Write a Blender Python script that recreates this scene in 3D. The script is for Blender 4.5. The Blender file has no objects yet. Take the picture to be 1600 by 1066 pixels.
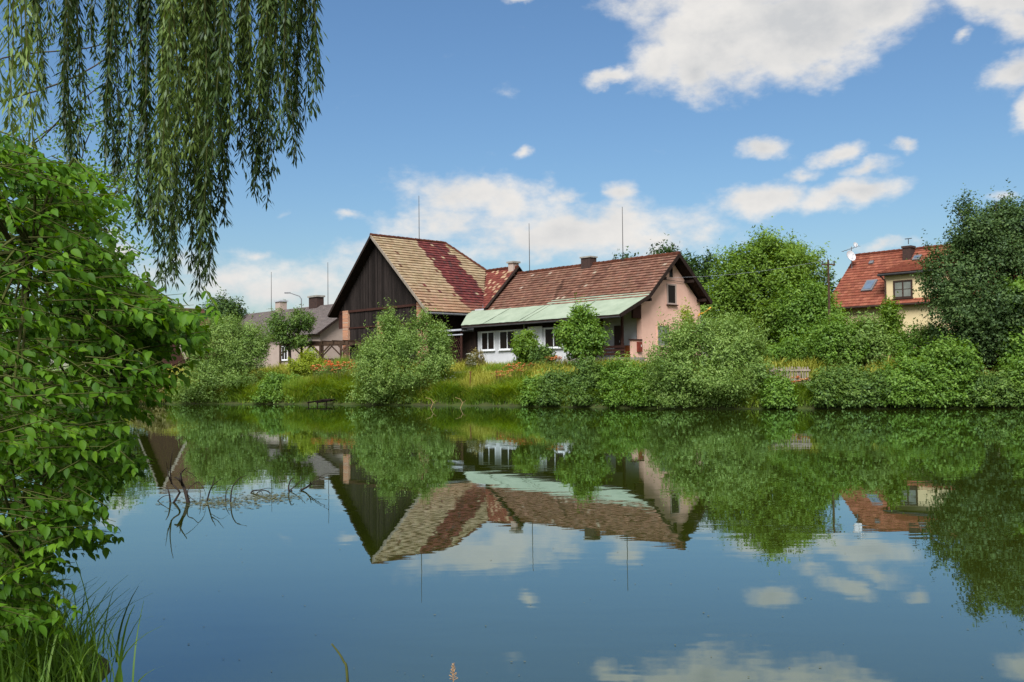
import bpy, math, random
import numpy as np
R = math.radians
rng = np.random.default_rng(11)
random.seed(5)
sc = bpy.context.scene
COL = sc.collection

# ------------------------------------------------------------------ camera, sky, sun, exposure
FOC, CX, CY, EYE = 1450.0, 800.0, 533.0, 1.6          # in pixels of the 1600 px photograph, metres
PITCH, ROLL = R(1.975), R(0.6)
_fw = np.array([0, math.cos(PITCH), math.sin(PITCH)]); _r0 = np.array([1.0, 0, 0]); _u0 = np.cross(_r0, _fw)
_rt = math.cos(ROLL)*_r0 - math.sin(ROLL)*_u0; _up = np.cross(_rt, _fw)
CAMP = np.array([0, 0, EYE])
cd = bpy.data.cameras.new('camera'); cam = bpy.data.objects.new('camera', cd); COL.objects.link(cam)
cd.sensor_width = 36.0; cd.lens = FOC/1600*36; cd.clip_start = 0.05; cd.clip_end = 9000
import mathutils
cam.matrix_world = mathutils.Matrix(((_rt[0], _up[0], -_fw[0], 0), (_rt[1], _up[1], -_fw[1], 0), (_rt[2], _up[2], -_fw[2], EYE), (0, 0, 0, 1)))
sc.camera = cam
sc.view_settings.view_transform = 'Standard'; sc.view_settings.look = 'None'
sc.view_settings.exposure = 1.18; sc.view_settings.gamma = 1.0
SUN_EL, SUN_AZ = R(46), math.atan2(-0.22, -0.975)      # azimuth clockwise from +Y: left and behind the camera
SKY_STRENGTH, SUN_STRENGTH = 0.05, 2.7
sl = bpy.data.lights.new('sun', 'SUN'); sl.energy = SUN_STRENGTH; sl.angle = R(32.0)   # a thin cloud over the sun: the photograph shows no hard shadows; sl.color = (1.0, 0.95, 0.86)
so = bpy.data.objects.new('sun', sl); COL.objects.link(so)
_sd = mathutils.Vector((math.sin(SUN_AZ)*math.cos(SUN_EL), math.cos(SUN_AZ)*math.cos(SUN_EL), math.sin(SUN_EL)))
so.rotation_euler = _sd.to_track_quat('Z', 'Y').to_euler(); so.location = (-30, -20, 40)

def ray(px, py): return _fw + _rt*(px-CX)/FOC - _up*(py-CY)/FOC
def atY(px, py, Y):
    d = ray(px, py); return CAMP + d*(Y/d[1])
def atZ(px, py, z):
    d = ray(px, py); return CAMP + d*((z-EYE)/d[2])
def horizon(px): return 583.0 - (px-800)*0.01047

w = bpy.data.worlds.new('World'); sc.world = w; w.use_nodes = True
nt = w.node_tree; N = nt.nodes; Lk = nt.links
bg = N['Background']; bg.inputs[1].default_value = SKY_STRENGTH
sky = N.new('ShaderNodeTexSky'); sky.sky_type = 'NISHITA'; sky.sun_disc = False
sky.sun_elevation = SUN_EL; sky.sun_rotation = SUN_AZ; sky.air_density = 1.5; sky.dust_density = 0.5; sky.ozone_density = 10.0
def wm(op, a, b=None, c=None):
    n = N.new('ShaderNodeMath'); n.operation = op
    for i, v in enumerate((a, b, c)):
        if v is None: continue
        if isinstance(v, (int, float)): n.inputs[i].default_value = v
        else: Lk.new(v, n.inputs[i])
    return n.outputs[0]
tc = N.new('ShaderNodeTexCoord'); sep = N.new('ShaderNodeSeparateXYZ'); Lk.new(tc.outputs['Generated'], sep.inputs[0])
azn = wm('ARCTAN2', sep.outputs[0], sep.outputs[1]); eln = wm('ARCSINE', sep.outputs[2])
comb = N.new('ShaderNodeCombineXYZ'); Lk.new(azn, comb.inputs[0]); Lk.new(eln, comb.inputs[1])
def wnoise(scale, detail, rough, stretch=1.0, off=0.0):
    mp = N.new('ShaderNodeMapping'); mp.inputs['Scale'].default_value = (1, 1, stretch); mp.inputs['Location'].default_value = (off, off*.7, 0)
    Lk.new(tc.outputs['Generated'], mp.inputs[0])
    n = N.new('ShaderNodeTexNoise'); n.inputs['Scale'].default_value = scale; n.inputs['Detail'].default_value = detail; n.inputs['Roughness'].default_value = rough
    Lk.new(mp.outputs[0], n.inputs['Vector']); return n
warp = wnoise(9, 6, .6, 1.6)
wv = N.new('ShaderNodeVectorMath'); wv.operation = 'SUBTRACT'; Lk.new(warp.outputs['Color'], wv.inputs[0]); wv.inputs[1].default_value = (.5, .5, .5)
ws = N.new('ShaderNodeVectorMath'); ws.operation = 'MULTIPLY'; Lk.new(wv.outputs[0], ws.inputs[0]); ws.inputs[1].default_value = (.07, .045, 0)
wa = N.new('ShaderNodeVectorMath'); wa.operation = 'ADD'; Lk.new(comb.outputs[0], wa.inputs[0]); Lk.new(ws.outputs[0], wa.inputs[1])
# clouds seen in the photograph: direction (as pixel), half sizes in px, tilt, weight
CLOUDS = [(1130,62,130,84,0,1.15),(1250,45,155,80,0,1.15),(1370,18,100,50,-.15,.95),(1092,112,48,50,0,.9),(1030,92,62,42,-.3,.9),(960,118,55,15,-.2,.75),
 (1275,112,52,40,0,.75),(1180,-20,230,70,0,1),(1560,8,95,34,.25,.9),(1585,40,40,36,0,.8),(1578,120,55,28,-.25,.8),(1600,165,30,40,0,.7),
 (1180,224,48,22,-.05,.9),(1313,243,44,17,-.06,.8),(1412,230,24,14,0,.7),(1200,310,78,32,-.06,.9),(1328,304,84,28,-.06,.9),(1250,270,44,15,-.06,.6),
 (1350,268,48,14,-.05,.6),(1495,67,18,11,-.4,.55),(815,238,20,16,-.6,.55),(755,312,180,46,.1,.72),(690,355,150,46,0,.55),(905,362,260,58,0,.8),
 (1020,372,150,30,0,.66),(968,302,34,22,0,.72),(885,305,50,16,0,.55),(395,404,46,14,-.1,.55),(548,347,30,11,0,.5),(440,335,22,10,0,.42),
 (430,450,260,60,0,.62),(590,395,110,28,0,.5),(195,396,45,18,0,.7),(180,372,24,14,0,.6),(1385,378,48,11,-.1,.5),(1582,306,30,11,0,.55),(1055,345,40,10,0,.45),
 (800,-1,30,10,0,.6),(660,285,40,14,0,.35),(790,140,60,30,0,.2)]
mx = None
def add_blob(az, el, ra, re, rot, wt):
    global mx
    mp = N.new('ShaderNodeMapping'); mp.vector_type = 'TEXTURE'
    mp.inputs['Location'].default_value = (az, el, 0); mp.inputs['Rotation'].default_value = (0, 0, rot); mp.inputs['Scale'].default_value = (ra, re, 1)
    Lk.new(wa.outputs[0], mp.inputs[0])
    ln = N.new('ShaderNodeVectorMath'); ln.operation = 'LENGTH'; Lk.new(mp.outputs[0], ln.inputs[0])
    v = wm('MULTIPLY_ADD', ln.outputs['Value'], -wt, wt)
    mx = v if mx is None else wm('SMOOTH_MAX', mx, v, .08)
for (px, py, rx, ry, rot, wt) in CLOUDS:
    d = ray(px, py); d = d/np.linalg.norm(d)
    add_blob(math.atan2(d[0], d[1]), math.asin(d[2]), rx*1.28/FOC, ry*1.28/FOC, -rot, wt)
m0 = wm('MAXIMUM', mx, 0.0)
# unseen cloud over the rest of the sky, thickened to brighten shaded sides
ndot = wm('MULTIPLY', wm('ABSOLUTE', azn), 1.0)
outside = wm('MAXIMUM', wm('MULTIPLY_ADD', ndot, 6.0, -3.9), wm('MULTIPLY_ADD', eln, 8.0, -3.7))
outc = N.new('ShaderNodeClamp'); Lk.new(outside, outc.inputs[0])
gen = wnoise(3.2, 8, .55, 2.2, 3.1)
genm = wm('MULTIPLY', wm('MULTIPLY_ADD', gen.outputs['Fac'], 3.2, -1.08), outc.outputs[0])
m1 = wm('MAXIMUM', m0, genm)
fb = wnoise(26, 9, .58, 1.7, .4)
dens_in = wm('ADD', m1, wm('MULTIPLY_ADD', fb.outputs['Fac'], .92, -.46))
mr = N.new('ShaderNodeMapRange'); mr.interpolation_type = 'SMOOTHSTEP'
mr.inputs['From Min'].default_value = .13; mr.inputs['From Max'].default_value = .66; Lk.new(dens_in, mr.inputs['Value'])
fb2 = wnoise(11, 6, .6, 1.5, 1.3)
shade = wm('MULTIPLY', wm('MULTIPLY_ADD', m1, 1.5, -.25), wm('MULTIPLY_ADD', fb2.outputs['Fac'], 2.6, -.75))
shc = N.new('ShaderNodeClamp'); Lk.new(shade, shc.inputs[0])
cc = N.new('ShaderNodeMix'); cc.data_type = 'RGBA'; Lk.new(shc.outputs[0], cc.inputs[0])
KC = 7.6
cc.inputs[6].default_value = (1.02*KC, .99*KC, .95*KC, 1); cc.inputs[7].default_value = (.70*KC, .715*KC, .735*KC, 1)
cm = N.new('ShaderNodeMix'); cm.data_type = 'RGBA'; Lk.new(mr.outputs[0], cm.inputs[0]); Lk.new(sky.outputs[0], cm.inputs[6]); Lk.new(cc.outputs[2], cm.inputs[7])
Lk.new(cm.outputs[2], bg.inputs[0])
sc.render.engine = 'CYCLES'
sc.cycles.use_denoising = True
sc.cycles.max_bounces = 7; sc.cycles.diffuse_bounces = 5; sc.cycles.glossy_bounces = 3; sc.cycles.transmission_bounces = 3; sc.cycles.transparent_max_bounces = 4
sc.cycles.caustics_reflective = False; sc.cycles.caustics_refractive = False

# ------------------------------------------------------------------ helpers: tags, materials, meshes
def tag(o, label=None, cat=None, group=None, kind=None):
    if label: o['label'] = label
    if cat: o['category'] = cat
    if group: o['group'] = group
    if kind: o['kind'] = kind
    return o
def thing(name, label, cat, loc=(0, 0, 0), rz=0.0, group=None):
    o = bpy.data.objects.new(name, None); o.empty_display_size = .3; COL.objects.link(o)
    o.location = loc; o.rotation_euler = (0, 0, rz); return tag(o, label, cat, group)

def rgb(r, g, b):
    f = lambda c: (c/255/12.92) if c <= 10 else ((c/255+.055)/1.055)**2.4
    return (f(r), f(g), f(b))
def c4(c): return (c[0], c[1], c[2], 1)
MATS = {}
def mat(name, c1, c2=None, scale=4.0, rough=.8, bump=0.0, spec=.25, stretch=(1, 1, 1), objrand=0.0, attr=None, metal=0.0, detail=6, bscale=None):
    m = bpy.data.materials.new(name); m.use_nodes = True; t = m.node_tree; n = t.nodes; b = n['Principled BSDF']
    b.inputs['Roughness'].default_value = rough; b.inputs['Specular IOR Level'].default_value = spec; b.inputs['Metallic'].default_value = metal
    tcn = n.new('ShaderNodeTexCoord'); mp = n.new('ShaderNodeMapping'); mp.inputs['Scale'].default_value = stretch
    t.links.new(tcn.outputs['Object'], mp.inputs[0])
    ns = n.new('ShaderNodeTexNoise'); ns.inputs['Scale'].default_value = scale; ns.inputs['Detail'].default_value = detail; ns.inputs['Roughness'].default_value = .65
    t.links.new(mp.outputs[0], ns.inputs['Vector'])
    if c2 is None: c2 = tuple(x*.72 for x in c1)
    mx_ = n.new('ShaderNodeMix'); mx_.data_type = 'RGBA'; mx_.inputs[6].default_value = c4(c1); mx_.inputs[7].default_value = c4(c2)
    rmp = n.new('ShaderNodeMapRange'); rmp.inputs['From Min'].default_value = .32; rmp.inputs['From Max'].default_value = .7
    t.links.new(ns.outputs['Fac'], rmp.inputs['Value']); t.links.new(rmp.outputs[0], mx_.inputs[0])
    out = mx_.outputs[2]
    if attr:
        at = n.new('ShaderNodeAttribute'); at.attribute_name = attr
        mm = n.new('ShaderNodeMix'); mm.data_type = 'RGBA'; mm.blend_type = 'MULTIPLY'; mm.inputs[0].default_value = 1
        t.links.new(out, mm.inputs[6]); t.links.new(at.outputs['Color'], mm.inputs[7]); out = mm.outputs[2]
    if objrand:
        oi = n.new('ShaderNodeObjectInfo'); hs = n.new('ShaderNodeHueSaturation')
        ma = n.new('ShaderNodeMath'); ma.operation = 'MULTIPLY_ADD'; ma.inputs[1].default_value = objrand*2; ma.inputs[2].default_value = 1-objrand
        t.links.new(oi.outputs['Random'], ma.inputs[0]); t.links.new(ma.outputs[0], hs.inputs['Value']); t.links.new(out, hs.inputs['Color']); out = hs.outputs[0]
    t.links.new(out, b.inputs['Base Color'])
    if bump:
        bn = n.new('ShaderNodeBump'); bn.inputs['Strength'].default_value = bump; bn.inputs['Distance'].default_value = .02
        src = ns
        if bscale:
            src = n.new('ShaderNodeTexNoise'); src.inputs['Scale'].default_value = bscale; src.inputs['Detail'].default_value = 4; t.links.new(mp.outputs[0], src.inputs['Vector'])
        t.links.new(src.outputs['Fac'], bn.inputs['Height']); t.links.new(bn.outputs[0], b.inputs['Normal'])
    MATS[name] = m; return m
def leafmat(name, dark, mid, light, trans=.32, rough=.6, gloss=.018):
    m = bpy.data.materials.new(name); m.use_nodes = True; t = m.node_tree; n = t.nodes
    dark, mid, light = [(c[0]*1.13, c[1]*1.02, c[2]*.82) for c in (dark, mid, light)]
    n.remove(n['Principled BSDF']); out = n['Material Output']
    at = n.new('ShaderNodeAttribute'); at.attribute_name = 'v'
    cr = n.new('ShaderNodeValToRGB'); e = cr.color_ramp.elements; e[0].color = c4(dark); e[1].color = c4(light)
    k = cr.color_ramp.elements.new(.5); k.color = c4(mid)
    t.links.new(at.outputs['Fac'], cr.inputs[0])
    df = n.new('ShaderNodeBsdfDiffuse'); tr = n.new('ShaderNodeBsdfTranslucent'); t.links.new(cr.outputs[0], df.inputs[0])
    hs = n.new('ShaderNodeHueSaturation'); hs.inputs['Hue'].default_value = .485; hs.inputs['Saturation'].default_value = 1.12; hs.inputs['Value'].default_value = 1.15
    t.links.new(cr.outputs[0], hs.inputs['Color']); t.links.new(hs.outputs[0], tr.inputs[0])
    a = n.new('ShaderNodeMixShader'); a.inputs[0].default_value = trans; t.links.new(df.outputs[0], a.inputs[1]); t.links.new(tr.outputs[0], a.inputs[2])
    g = n.new('ShaderNodeBsdfGlossy'); g.inputs['Roughness'].default_value = rough; g.inputs[0].default_value = (.9, .95, 1, 1)
    b = n.new('ShaderNodeMixShader'); b.inputs[0].default_value = gloss; t.links.new(a.outputs[0], b.inputs[1]); t.links.new(g.outputs[0], b.inputs[2])
    t.links.new(b.outputs[0], out.inputs[0]); MATS[name] = m; return m

def mesh_np(name, V, Q, mat_, parent=None, v=None, col=None, smooth=False, kind=None, loc=None):
    """V (n,3); Q (m,k) faces all with k corners; v per-face float; col per-face rgb"""
    me = bpy.data.meshes.new(name); V = np.asarray(V, np.float32); Q = np.asarray(Q, np.int32)
    me.vertices.add(len(V)); me.vertices.foreach_set('co', V.ravel())
    k = Q.shape[1]; me.loops.add(Q.size); me.loops.foreach_set('vertex_index', Q.ravel())
    me.polygons.add(len(Q)); me.polygons.foreach_set('loop_start', np.arange(0, Q.size, k, dtype=np.int32))
    if smooth: me.polygons.foreach_set('use_smooth', np.ones(len(Q), bool))
    me.update(calc_edges=True)
    if v is not None:
        a = me.attributes.new('v', 'FLOAT', 'FACE'); a.data.foreach_set('value', np.asarray(v, np.float32))
    if col is not None:
        a = me.attributes.new('col', 'FLOAT_COLOR', 'FACE'); c = np.ones((len(Q), 4), np.float32); c[:, :3] = col; a.data.foreach_set('color', c.ravel())
    me.materials.append(mat_)
    o = bpy.data.objects.new(name, me); COL.objects.link(o)
    if parent: o.parent = parent
    if loc is not None: o.location = loc
    if kind: o['kind'] = kind
    return o

class MB:
    """collects solids; build() links them as one mesh object"""
    def __init__(s): s.V = []; s.F = []; s.C = []
    def add(s, vs, fs, col=None):
        o = len(s.V); s.V += [tuple(map(float, p)) for p in vs]; s.F += [tuple(o+i for i in f) for f in fs]; s.C += [col]*len(fs); return s
    def hexa(s, p, col=None):
        return s.add(p, [(0, 3, 2, 1), (4, 5, 6, 7), (0, 1, 5, 4), (1, 2, 6, 5), (2, 3, 7, 6), (3, 0, 4, 7)], col)
    def box(s, x0, x1, y0, y1, z0, z1, col=None):
        return s.hexa([(x0, y0, z0), (x1, y0, z0), (x1, y1, z0), (x0, y1, z0), (x0, y0, z1), (x1, y0, z1), (x1, y1, z1), (x0, y1, z1)], col)
    def bar(s, p, q, wd, ht, up=(0, 0, 1), col=None):
        p = np.array(p, float); q = np.array(q, float); d = q-p; d /= np.linalg.norm(d)
        sd = np.cross(d, up); sd = sd/np.linalg.norm(sd) if np.linalg.norm(sd) > 1e-6 else np.array([1., 0, 0]); u = np.cross(sd, d)
        a, b = sd*wd/2, u*ht/2
        return s.hexa([p-a-b, p+a-b, q+a-b, q-a-b, p-a+b, p+a+b, q+a+b, q-a+b], col)
    def prism(s, pts, vec, col=None):
        n = len(pts); pts = [np.array(p, float) for p in pts]; vec = np.array(vec, float)
        vs = pts + [p+vec for p in pts]
        fs = [tuple(range(n))[::-1], tuple(range(n, 2*n))] + [(i, (i+1) % n, n+(i+1) % n, n+i) for i in range(n)]
        return s.add(vs, fs, col)
    def tube(s, pts, rad, n=6, col=None):
        pts = [np.array(p, float) for p in pts]
        if not hasattr(rad, '__len__'): rad = [rad]*len(pts)
        vs = []; fs = []; prev = None
        for i, p in enumerate(pts):
            d = pts[min(i+1, len(pts)-1)]-pts[max(i-1, 0)]; d /= np.linalg.norm(d)+1e-9
            ref = np.array([0, 0, 1.]) if abs(d[2]) < .9 else np.array([1., 0, 0])
            sd = np.cross(d, ref) if prev is None else prev-d*np.dot(prev, d)
            sd /= np.linalg.norm(sd)+1e-9; prev = sd; u = np.cross(d, sd)
            for k in range(n):
                t = 2*math.pi*k/n; vs.append(p+rad[i]*(math.cos(t)*sd+math.sin(t)*u))
            if i:
                b = (i-1)*n; fs += [(b+k, b+(k+1) % n, b+n+(k+1) % n, b+n+k) for k in range(n)]
        fs.append(tuple(range(n))[::-1]); fs.append(tuple(range(len(vs)-n, len(vs))))
        return s.add(vs, fs, col)
    def lathe(s, prof, c=(0, 0, 0), n=14, col=None):
        vs = []; fs = []
        for r_, z in prof:
            for k in range(n):
                t = 2*math.pi*k/n; vs.append((c[0]+r_*math.cos(t), c[1]+r_*math.sin(t), c[2]+z))
        for i in range(len(prof)-1):
            b = i*n; fs += [(b+k, b+(k+1) % n, b+n+(k+1) % n, b+n+k) for k in range(n)]
        fs.append(tuple(range(n))[::-1]); fs.append(tuple(range(len(vs)-n, len(vs))))
        return s.add(vs, fs, col)
    def build(s, name, mat_, parent=None, off=(0, 0, 0), smooth=False, kind=None):
        me = bpy.data.meshes.new(name); ox, oy, oz = off
        me.from_pydata([(x-ox, y-oy, z-oz) for x, y, z in s.V], [], s.F)
        if any(c is not None for c in s.C):
            a = me.attributes.new('col', 'FLOAT_COLOR', 'FACE')
            a.data.foreach_set('color', np.array([[*(c or (1, 1, 1)), 1.0] for c in s.C], np.float32).ravel())
        if smooth: me.polygons.foreach_set('use_smooth', np.ones(len(me.polygons), bool))
        me.update()
        me.materials.append(mat_ if not isinstance(mat_, str) else MATS[mat_])
        o = bpy.data.objects.new(name, me); COL.objects.link(o)
        if parent: o.parent = parent
        if kind: o['kind'] = kind
        return o

mat('plaster_pink', rgb(226, 184, 164), rgb(214, 170, 150), 1.2, .95, .15, .1, bscale=60)
mat('plaster_white', rgb(202, 202, 203), rgb(184, 184, 185), 1.0, .9, .1, .1, bscale=50)
mat('plaster_beige', rgb(176, 158, 146), rgb(158, 140, 130), .8, .95, .1, .1, bscale=40)
mat('plaster_cream', rgb(214, 194, 152), rgb(198, 178, 136), .7, .95, .1, .1, bscale=40)
mat('wood_dark', rgb(52, 40, 34), rgb(30, 24, 22), 6, .9, .3, .1, (1, 1, .15))
mat('wood_board', rgb(52, 45, 42), rgb(26, 22, 20), 5, .9, .4, .1, (6, 6, .25), objrand=.4)
mat('wood_brown', rgb(70, 44, 36), rgb(48, 30, 26), 5, .85, .2, .15, (3, 3, .5))
mat('wood_pergola', rgb(84, 66, 52), rgb(56, 44, 36), 5, .9, .2, .1)
mat('wood_grey', rgb(150, 138, 124), rgb(108, 98, 86), 5, .9, .2, .1, (2, 2, .3), objrand=.15)
mat('wood_orange', rgb(150, 84, 40), rgb(120, 64, 32), 5, .8, .1, .2)
mat('tile', (.72, .72, .72), (.52, .505, .49), 1.1, .85, .25, .15, attr='col', bscale=30)
mat('ridge_tile', rgb(120, 78, 62), rgb(84, 56, 46), 4, .9, .2, .15, attr='col')
mat('felt_green', rgb(150, 160, 140), rgb(130, 142, 122), .9, .85, .25, .15, bscale=3)
mat('metal_grey', rgb(130, 130, 132), rgb(100, 100, 102), 4, .5, .05, .4, metal=.4)
mat('metal_dark', rgb(56, 54, 54), rgb(40, 38, 38), 4, .6, .05, .3)
mat('metal_pale', rgb(190, 192, 196), rgb(160, 162, 168), 4, .45, .05, .4)
mat('paint_white', rgb(232, 232, 232), rgb(216, 216, 216), 3, .5, 0, .35)
mat('frame_brown', rgb(64, 44, 34), rgb(48, 34, 28), 4, .6, .1, .3)
mat('meter_red', rgb(120, 52, 38), rgb(96, 40, 30), 4, .6, .05, .3)
mat('pipe_yellow', rgb(206, 160, 50), rgb(176, 130, 40), 5, .6, .05, .3)
mat('concrete', rgb(160, 155, 146), rgb(120, 116, 108), 3, .95, .3, .1)
mat('rust', rgb(104, 66, 44), rgb(70, 46, 36), 8, .95, .2, .1)
mat('bark', rgb(84, 74, 62), rgb(52, 46, 40), 6, .95, .5, .05, (1, 1, .3))
mat('bark_dead', rgb(62, 54, 48), rgb(38, 34, 32), 8, .95, .4, .05)
mat('twig_green', rgb(84, 92, 44), rgb(62, 58, 36), 6, .9, .1, .1)
mat('brick_dark', rgb(76, 58, 52), rgb(52, 44, 42), 9, .95, .4, .1)
mat('slate', rgb(110, 100, 96), rgb(82, 75, 72), 3, .9, .2, .15, attr='col')
mat('flower_orange', rgb(234, 170, 122), rgb(222, 144, 92), 9, .7, 0, .2)
mat('flower_white', rgb(235, 235, 225), rgb(215, 215, 200), 9, .7, 0, .2)
mat('dry_grass', rgb(178, 146, 108), rgb(140, 108, 78), 9, .95, 0, .05)
def glassmat(name, c, rough=.05, spec=.6):
    m = mat(name, c, tuple(x*.6 for x in c), 1.5, rough, 0, spec); return m
glassmat('glass_dark', (.020, .014, .011), .2, .10); glassmat('glass_sky', (.10, .15, .22), .08, .7); glassmat('glass_curtain', (.22, .23, .2), .15, .5)
def brickmat():
    m = bpy.data.materials.new('brick'); m.use_nodes = True; t = m.node_tree; n = t.nodes; b = n['Principled BSDF']; b.inputs['Roughness'].default_value = .9
    tcn = n.new('ShaderNodeTexCoord'); mp = n.new('ShaderNodeMapping'); mp.inputs['Rotation'].default_value = (R(90), 0, R(40)); mp.inputs['Scale'].default_value = (1, 1, 1)
    t.links.new(tcn.outputs['Object'], mp.inputs[0]); k = n.new('ShaderNodeTexBrick'); t.links.new(mp.outputs[0], k.inputs[0])
    k.inputs['Color1'].default_value = c4(rgb(186, 122, 84)); k.inputs['Color2'].default_value = c4(rgb(150, 92, 64)); k.inputs['Mortar'].default_value = c4(rgb(176, 160, 140))
    k.inputs['Scale'].default_value = 1; k.inputs['Brick Width'].default_value = .29; k.inputs['Row Height'].default_value = .08; k.inputs['Mortar Size'].default_value = .012
    t.links.new(k.outputs[0], b.inputs['Base Color']); bn = n.new('ShaderNodeBump'); bn.inputs['Strength'].default_value = .6; bn.inputs['Distance'].default_value = .01
    t.links.new(k.outputs['Fac'], bn.inputs['Height']); bn.invert = True; t.links.new(bn.outputs[0], b.inputs['Normal']); MATS['brick'] = m
brickmat()
leafmat('leaf_willow', (.060, .125, .022), (.145, .265, .060), (.27, .41, .13), .40)
leafmat('leaf_dark', (.034, .080, .016), (.080, .165, .032), (.17, .28, .065), .36)
leafmat('leaf_mid', (.045, .110, .014), (.110, .235, .030), (.21, .36, .072), .40)
leafmat('leaf_bright', (.050, .110, .008), (.108, .215, .018), (.20, .33, .05), .42)
leafmat('leaf_yellow', (.11, .17, .012), (.21, .31, .018), (.34, .42, .05), .40)
leafmat('leaf_brown', (.07, .07, .02), (.16, .15, .05), (.27, .24, .10), .30)
leafmat('leaf_walnut', (.016, .042, .012), (.040, .092, .022), (.09, .165, .045), .35)
leafmat('leaf_tall', (.022, .052, .016), (.050, .105, .030), (.12, .20, .07), .3)
leafmat('leaf_near', (.018, .062, .006), (.062, .165, .011), (.150, .31, .024), .46, .55, .008)
leafmat('leaf_strand', (.014, .034, .008), (.050, .098, .022), (.16, .25, .065), .36, .5, .02)
leafmat('grass', (.16, .20, .028), (.29, .33, .048), (.42, .43, .10), .36)
leafmat('reed', (.07, .15, .015), (.16, .28, .026), (.29, .40, .055), .40)

# ------------------------------------------------------------------ ground and water
SHORE = [(-60, 60), (-30, 57), (-18.8, 54.4), (-10.5, 50.7), (-5, 47.6), (0, 44.7), (4, 41.8), (8.1, 39.3), (12.5, 38.0), (18, 37.3), (26, 36.8), (36, 34), (42, 22), (34, 8), (18, 3.4), (8, 2.7), (2, 2.7), (-.6, 3.2),
         (-1.6, 4.0), (-2.15, 4.9), (-2.7, 5.8), (-4.2, 7.2), (-8, 10), (-16, 16), (-32, 26), (-60, 40)]
SH = np.array(SHORE, float)
def shore_sd(P):
    """signed distance to the pond outline: positive on land"""
    P = np.asarray(P, float); A = SH; B = np.roll(SH, -1, 0); d2 = np.full(len(P), 1e18); inside = np.zeros(len(P), bool)
    for a, b in zip(A, B):
        e = b-a; t = np.clip(((P-a)@e)/(e@e), 0, 1); q = P-(a+t[:, None]*e); d2 = np.minimum(d2, (q*q).sum(1))
        c = ((a[1] > P[:, 1]) != (b[1] > P[:, 1])); xx = a[0]+(P[:, 1]-a[1])*(b[0]-a[0])/(b[1]-a[1]+1e-12); inside ^= c & (P[:, 0] < xx)
    d = np.sqrt(d2); return np.where(inside, -d, d)
def ground_z(P):
    P = np.asarray(P, float); d = shore_sd(P); far = np.clip((P[:, 1]-16)/14, 0, 1)
    zm = .45+far*1.75
    land = .28*np.clip(d/.25, 0, 1)+(zm-.28)*(1-np.exp(-np.clip(d, 0, None)/(3.6+1.0*far)))
    land += .05*np.sin(P[:, 0]*1.3)*np.cos(P[:, 1]*1.1)*np.clip(d/2, 0, 1)
    return np.where(d > 0, land, np.maximum(-1.3, d*.7-.02))
def gz(x, y): return float(ground_z(np.array([[x, y]]))[0])
def axis(dense0, dense1, step, outer):
    a = list(np.arange(dense0, dense1+step/2, step)); g = step
    lo = [a[0]]; hi = [a[-1]]
    while hi[-1] < outer: g *= 1.35; hi.append(hi[-1]+g); lo.append(lo[-1]-g)
    return np.array(lo[1:][::-1]+a+hi[1:])
gx = axis(-34, 34, .7, 3500); gy = axis(-4, 66, .7, 3500)
XX, YY = np.meshgrid(gx, gy); P2 = np.c_[XX.ravel(), YY.ravel()]; ZZ = ground_z(P2)
nx, ny = len(gx), len(gy); idx = np.arange(nx*ny).reshape(ny, nx)
Qg = np.c_[idx[:-1, :-1].ravel(), idx[:-1, 1:].ravel(), idx[1:, 1:].ravel(), idx[1:, :-1].ravel()]
mat('ground_grass', (.05, .075, .015), (.045, .038, .022), .9, .95, .5, .05, bscale=9)
g_ = mesh_np('ground', np.c_[P2, ZZ], Qg, MATS['ground_grass'], smooth=True, kind='structure')
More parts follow.
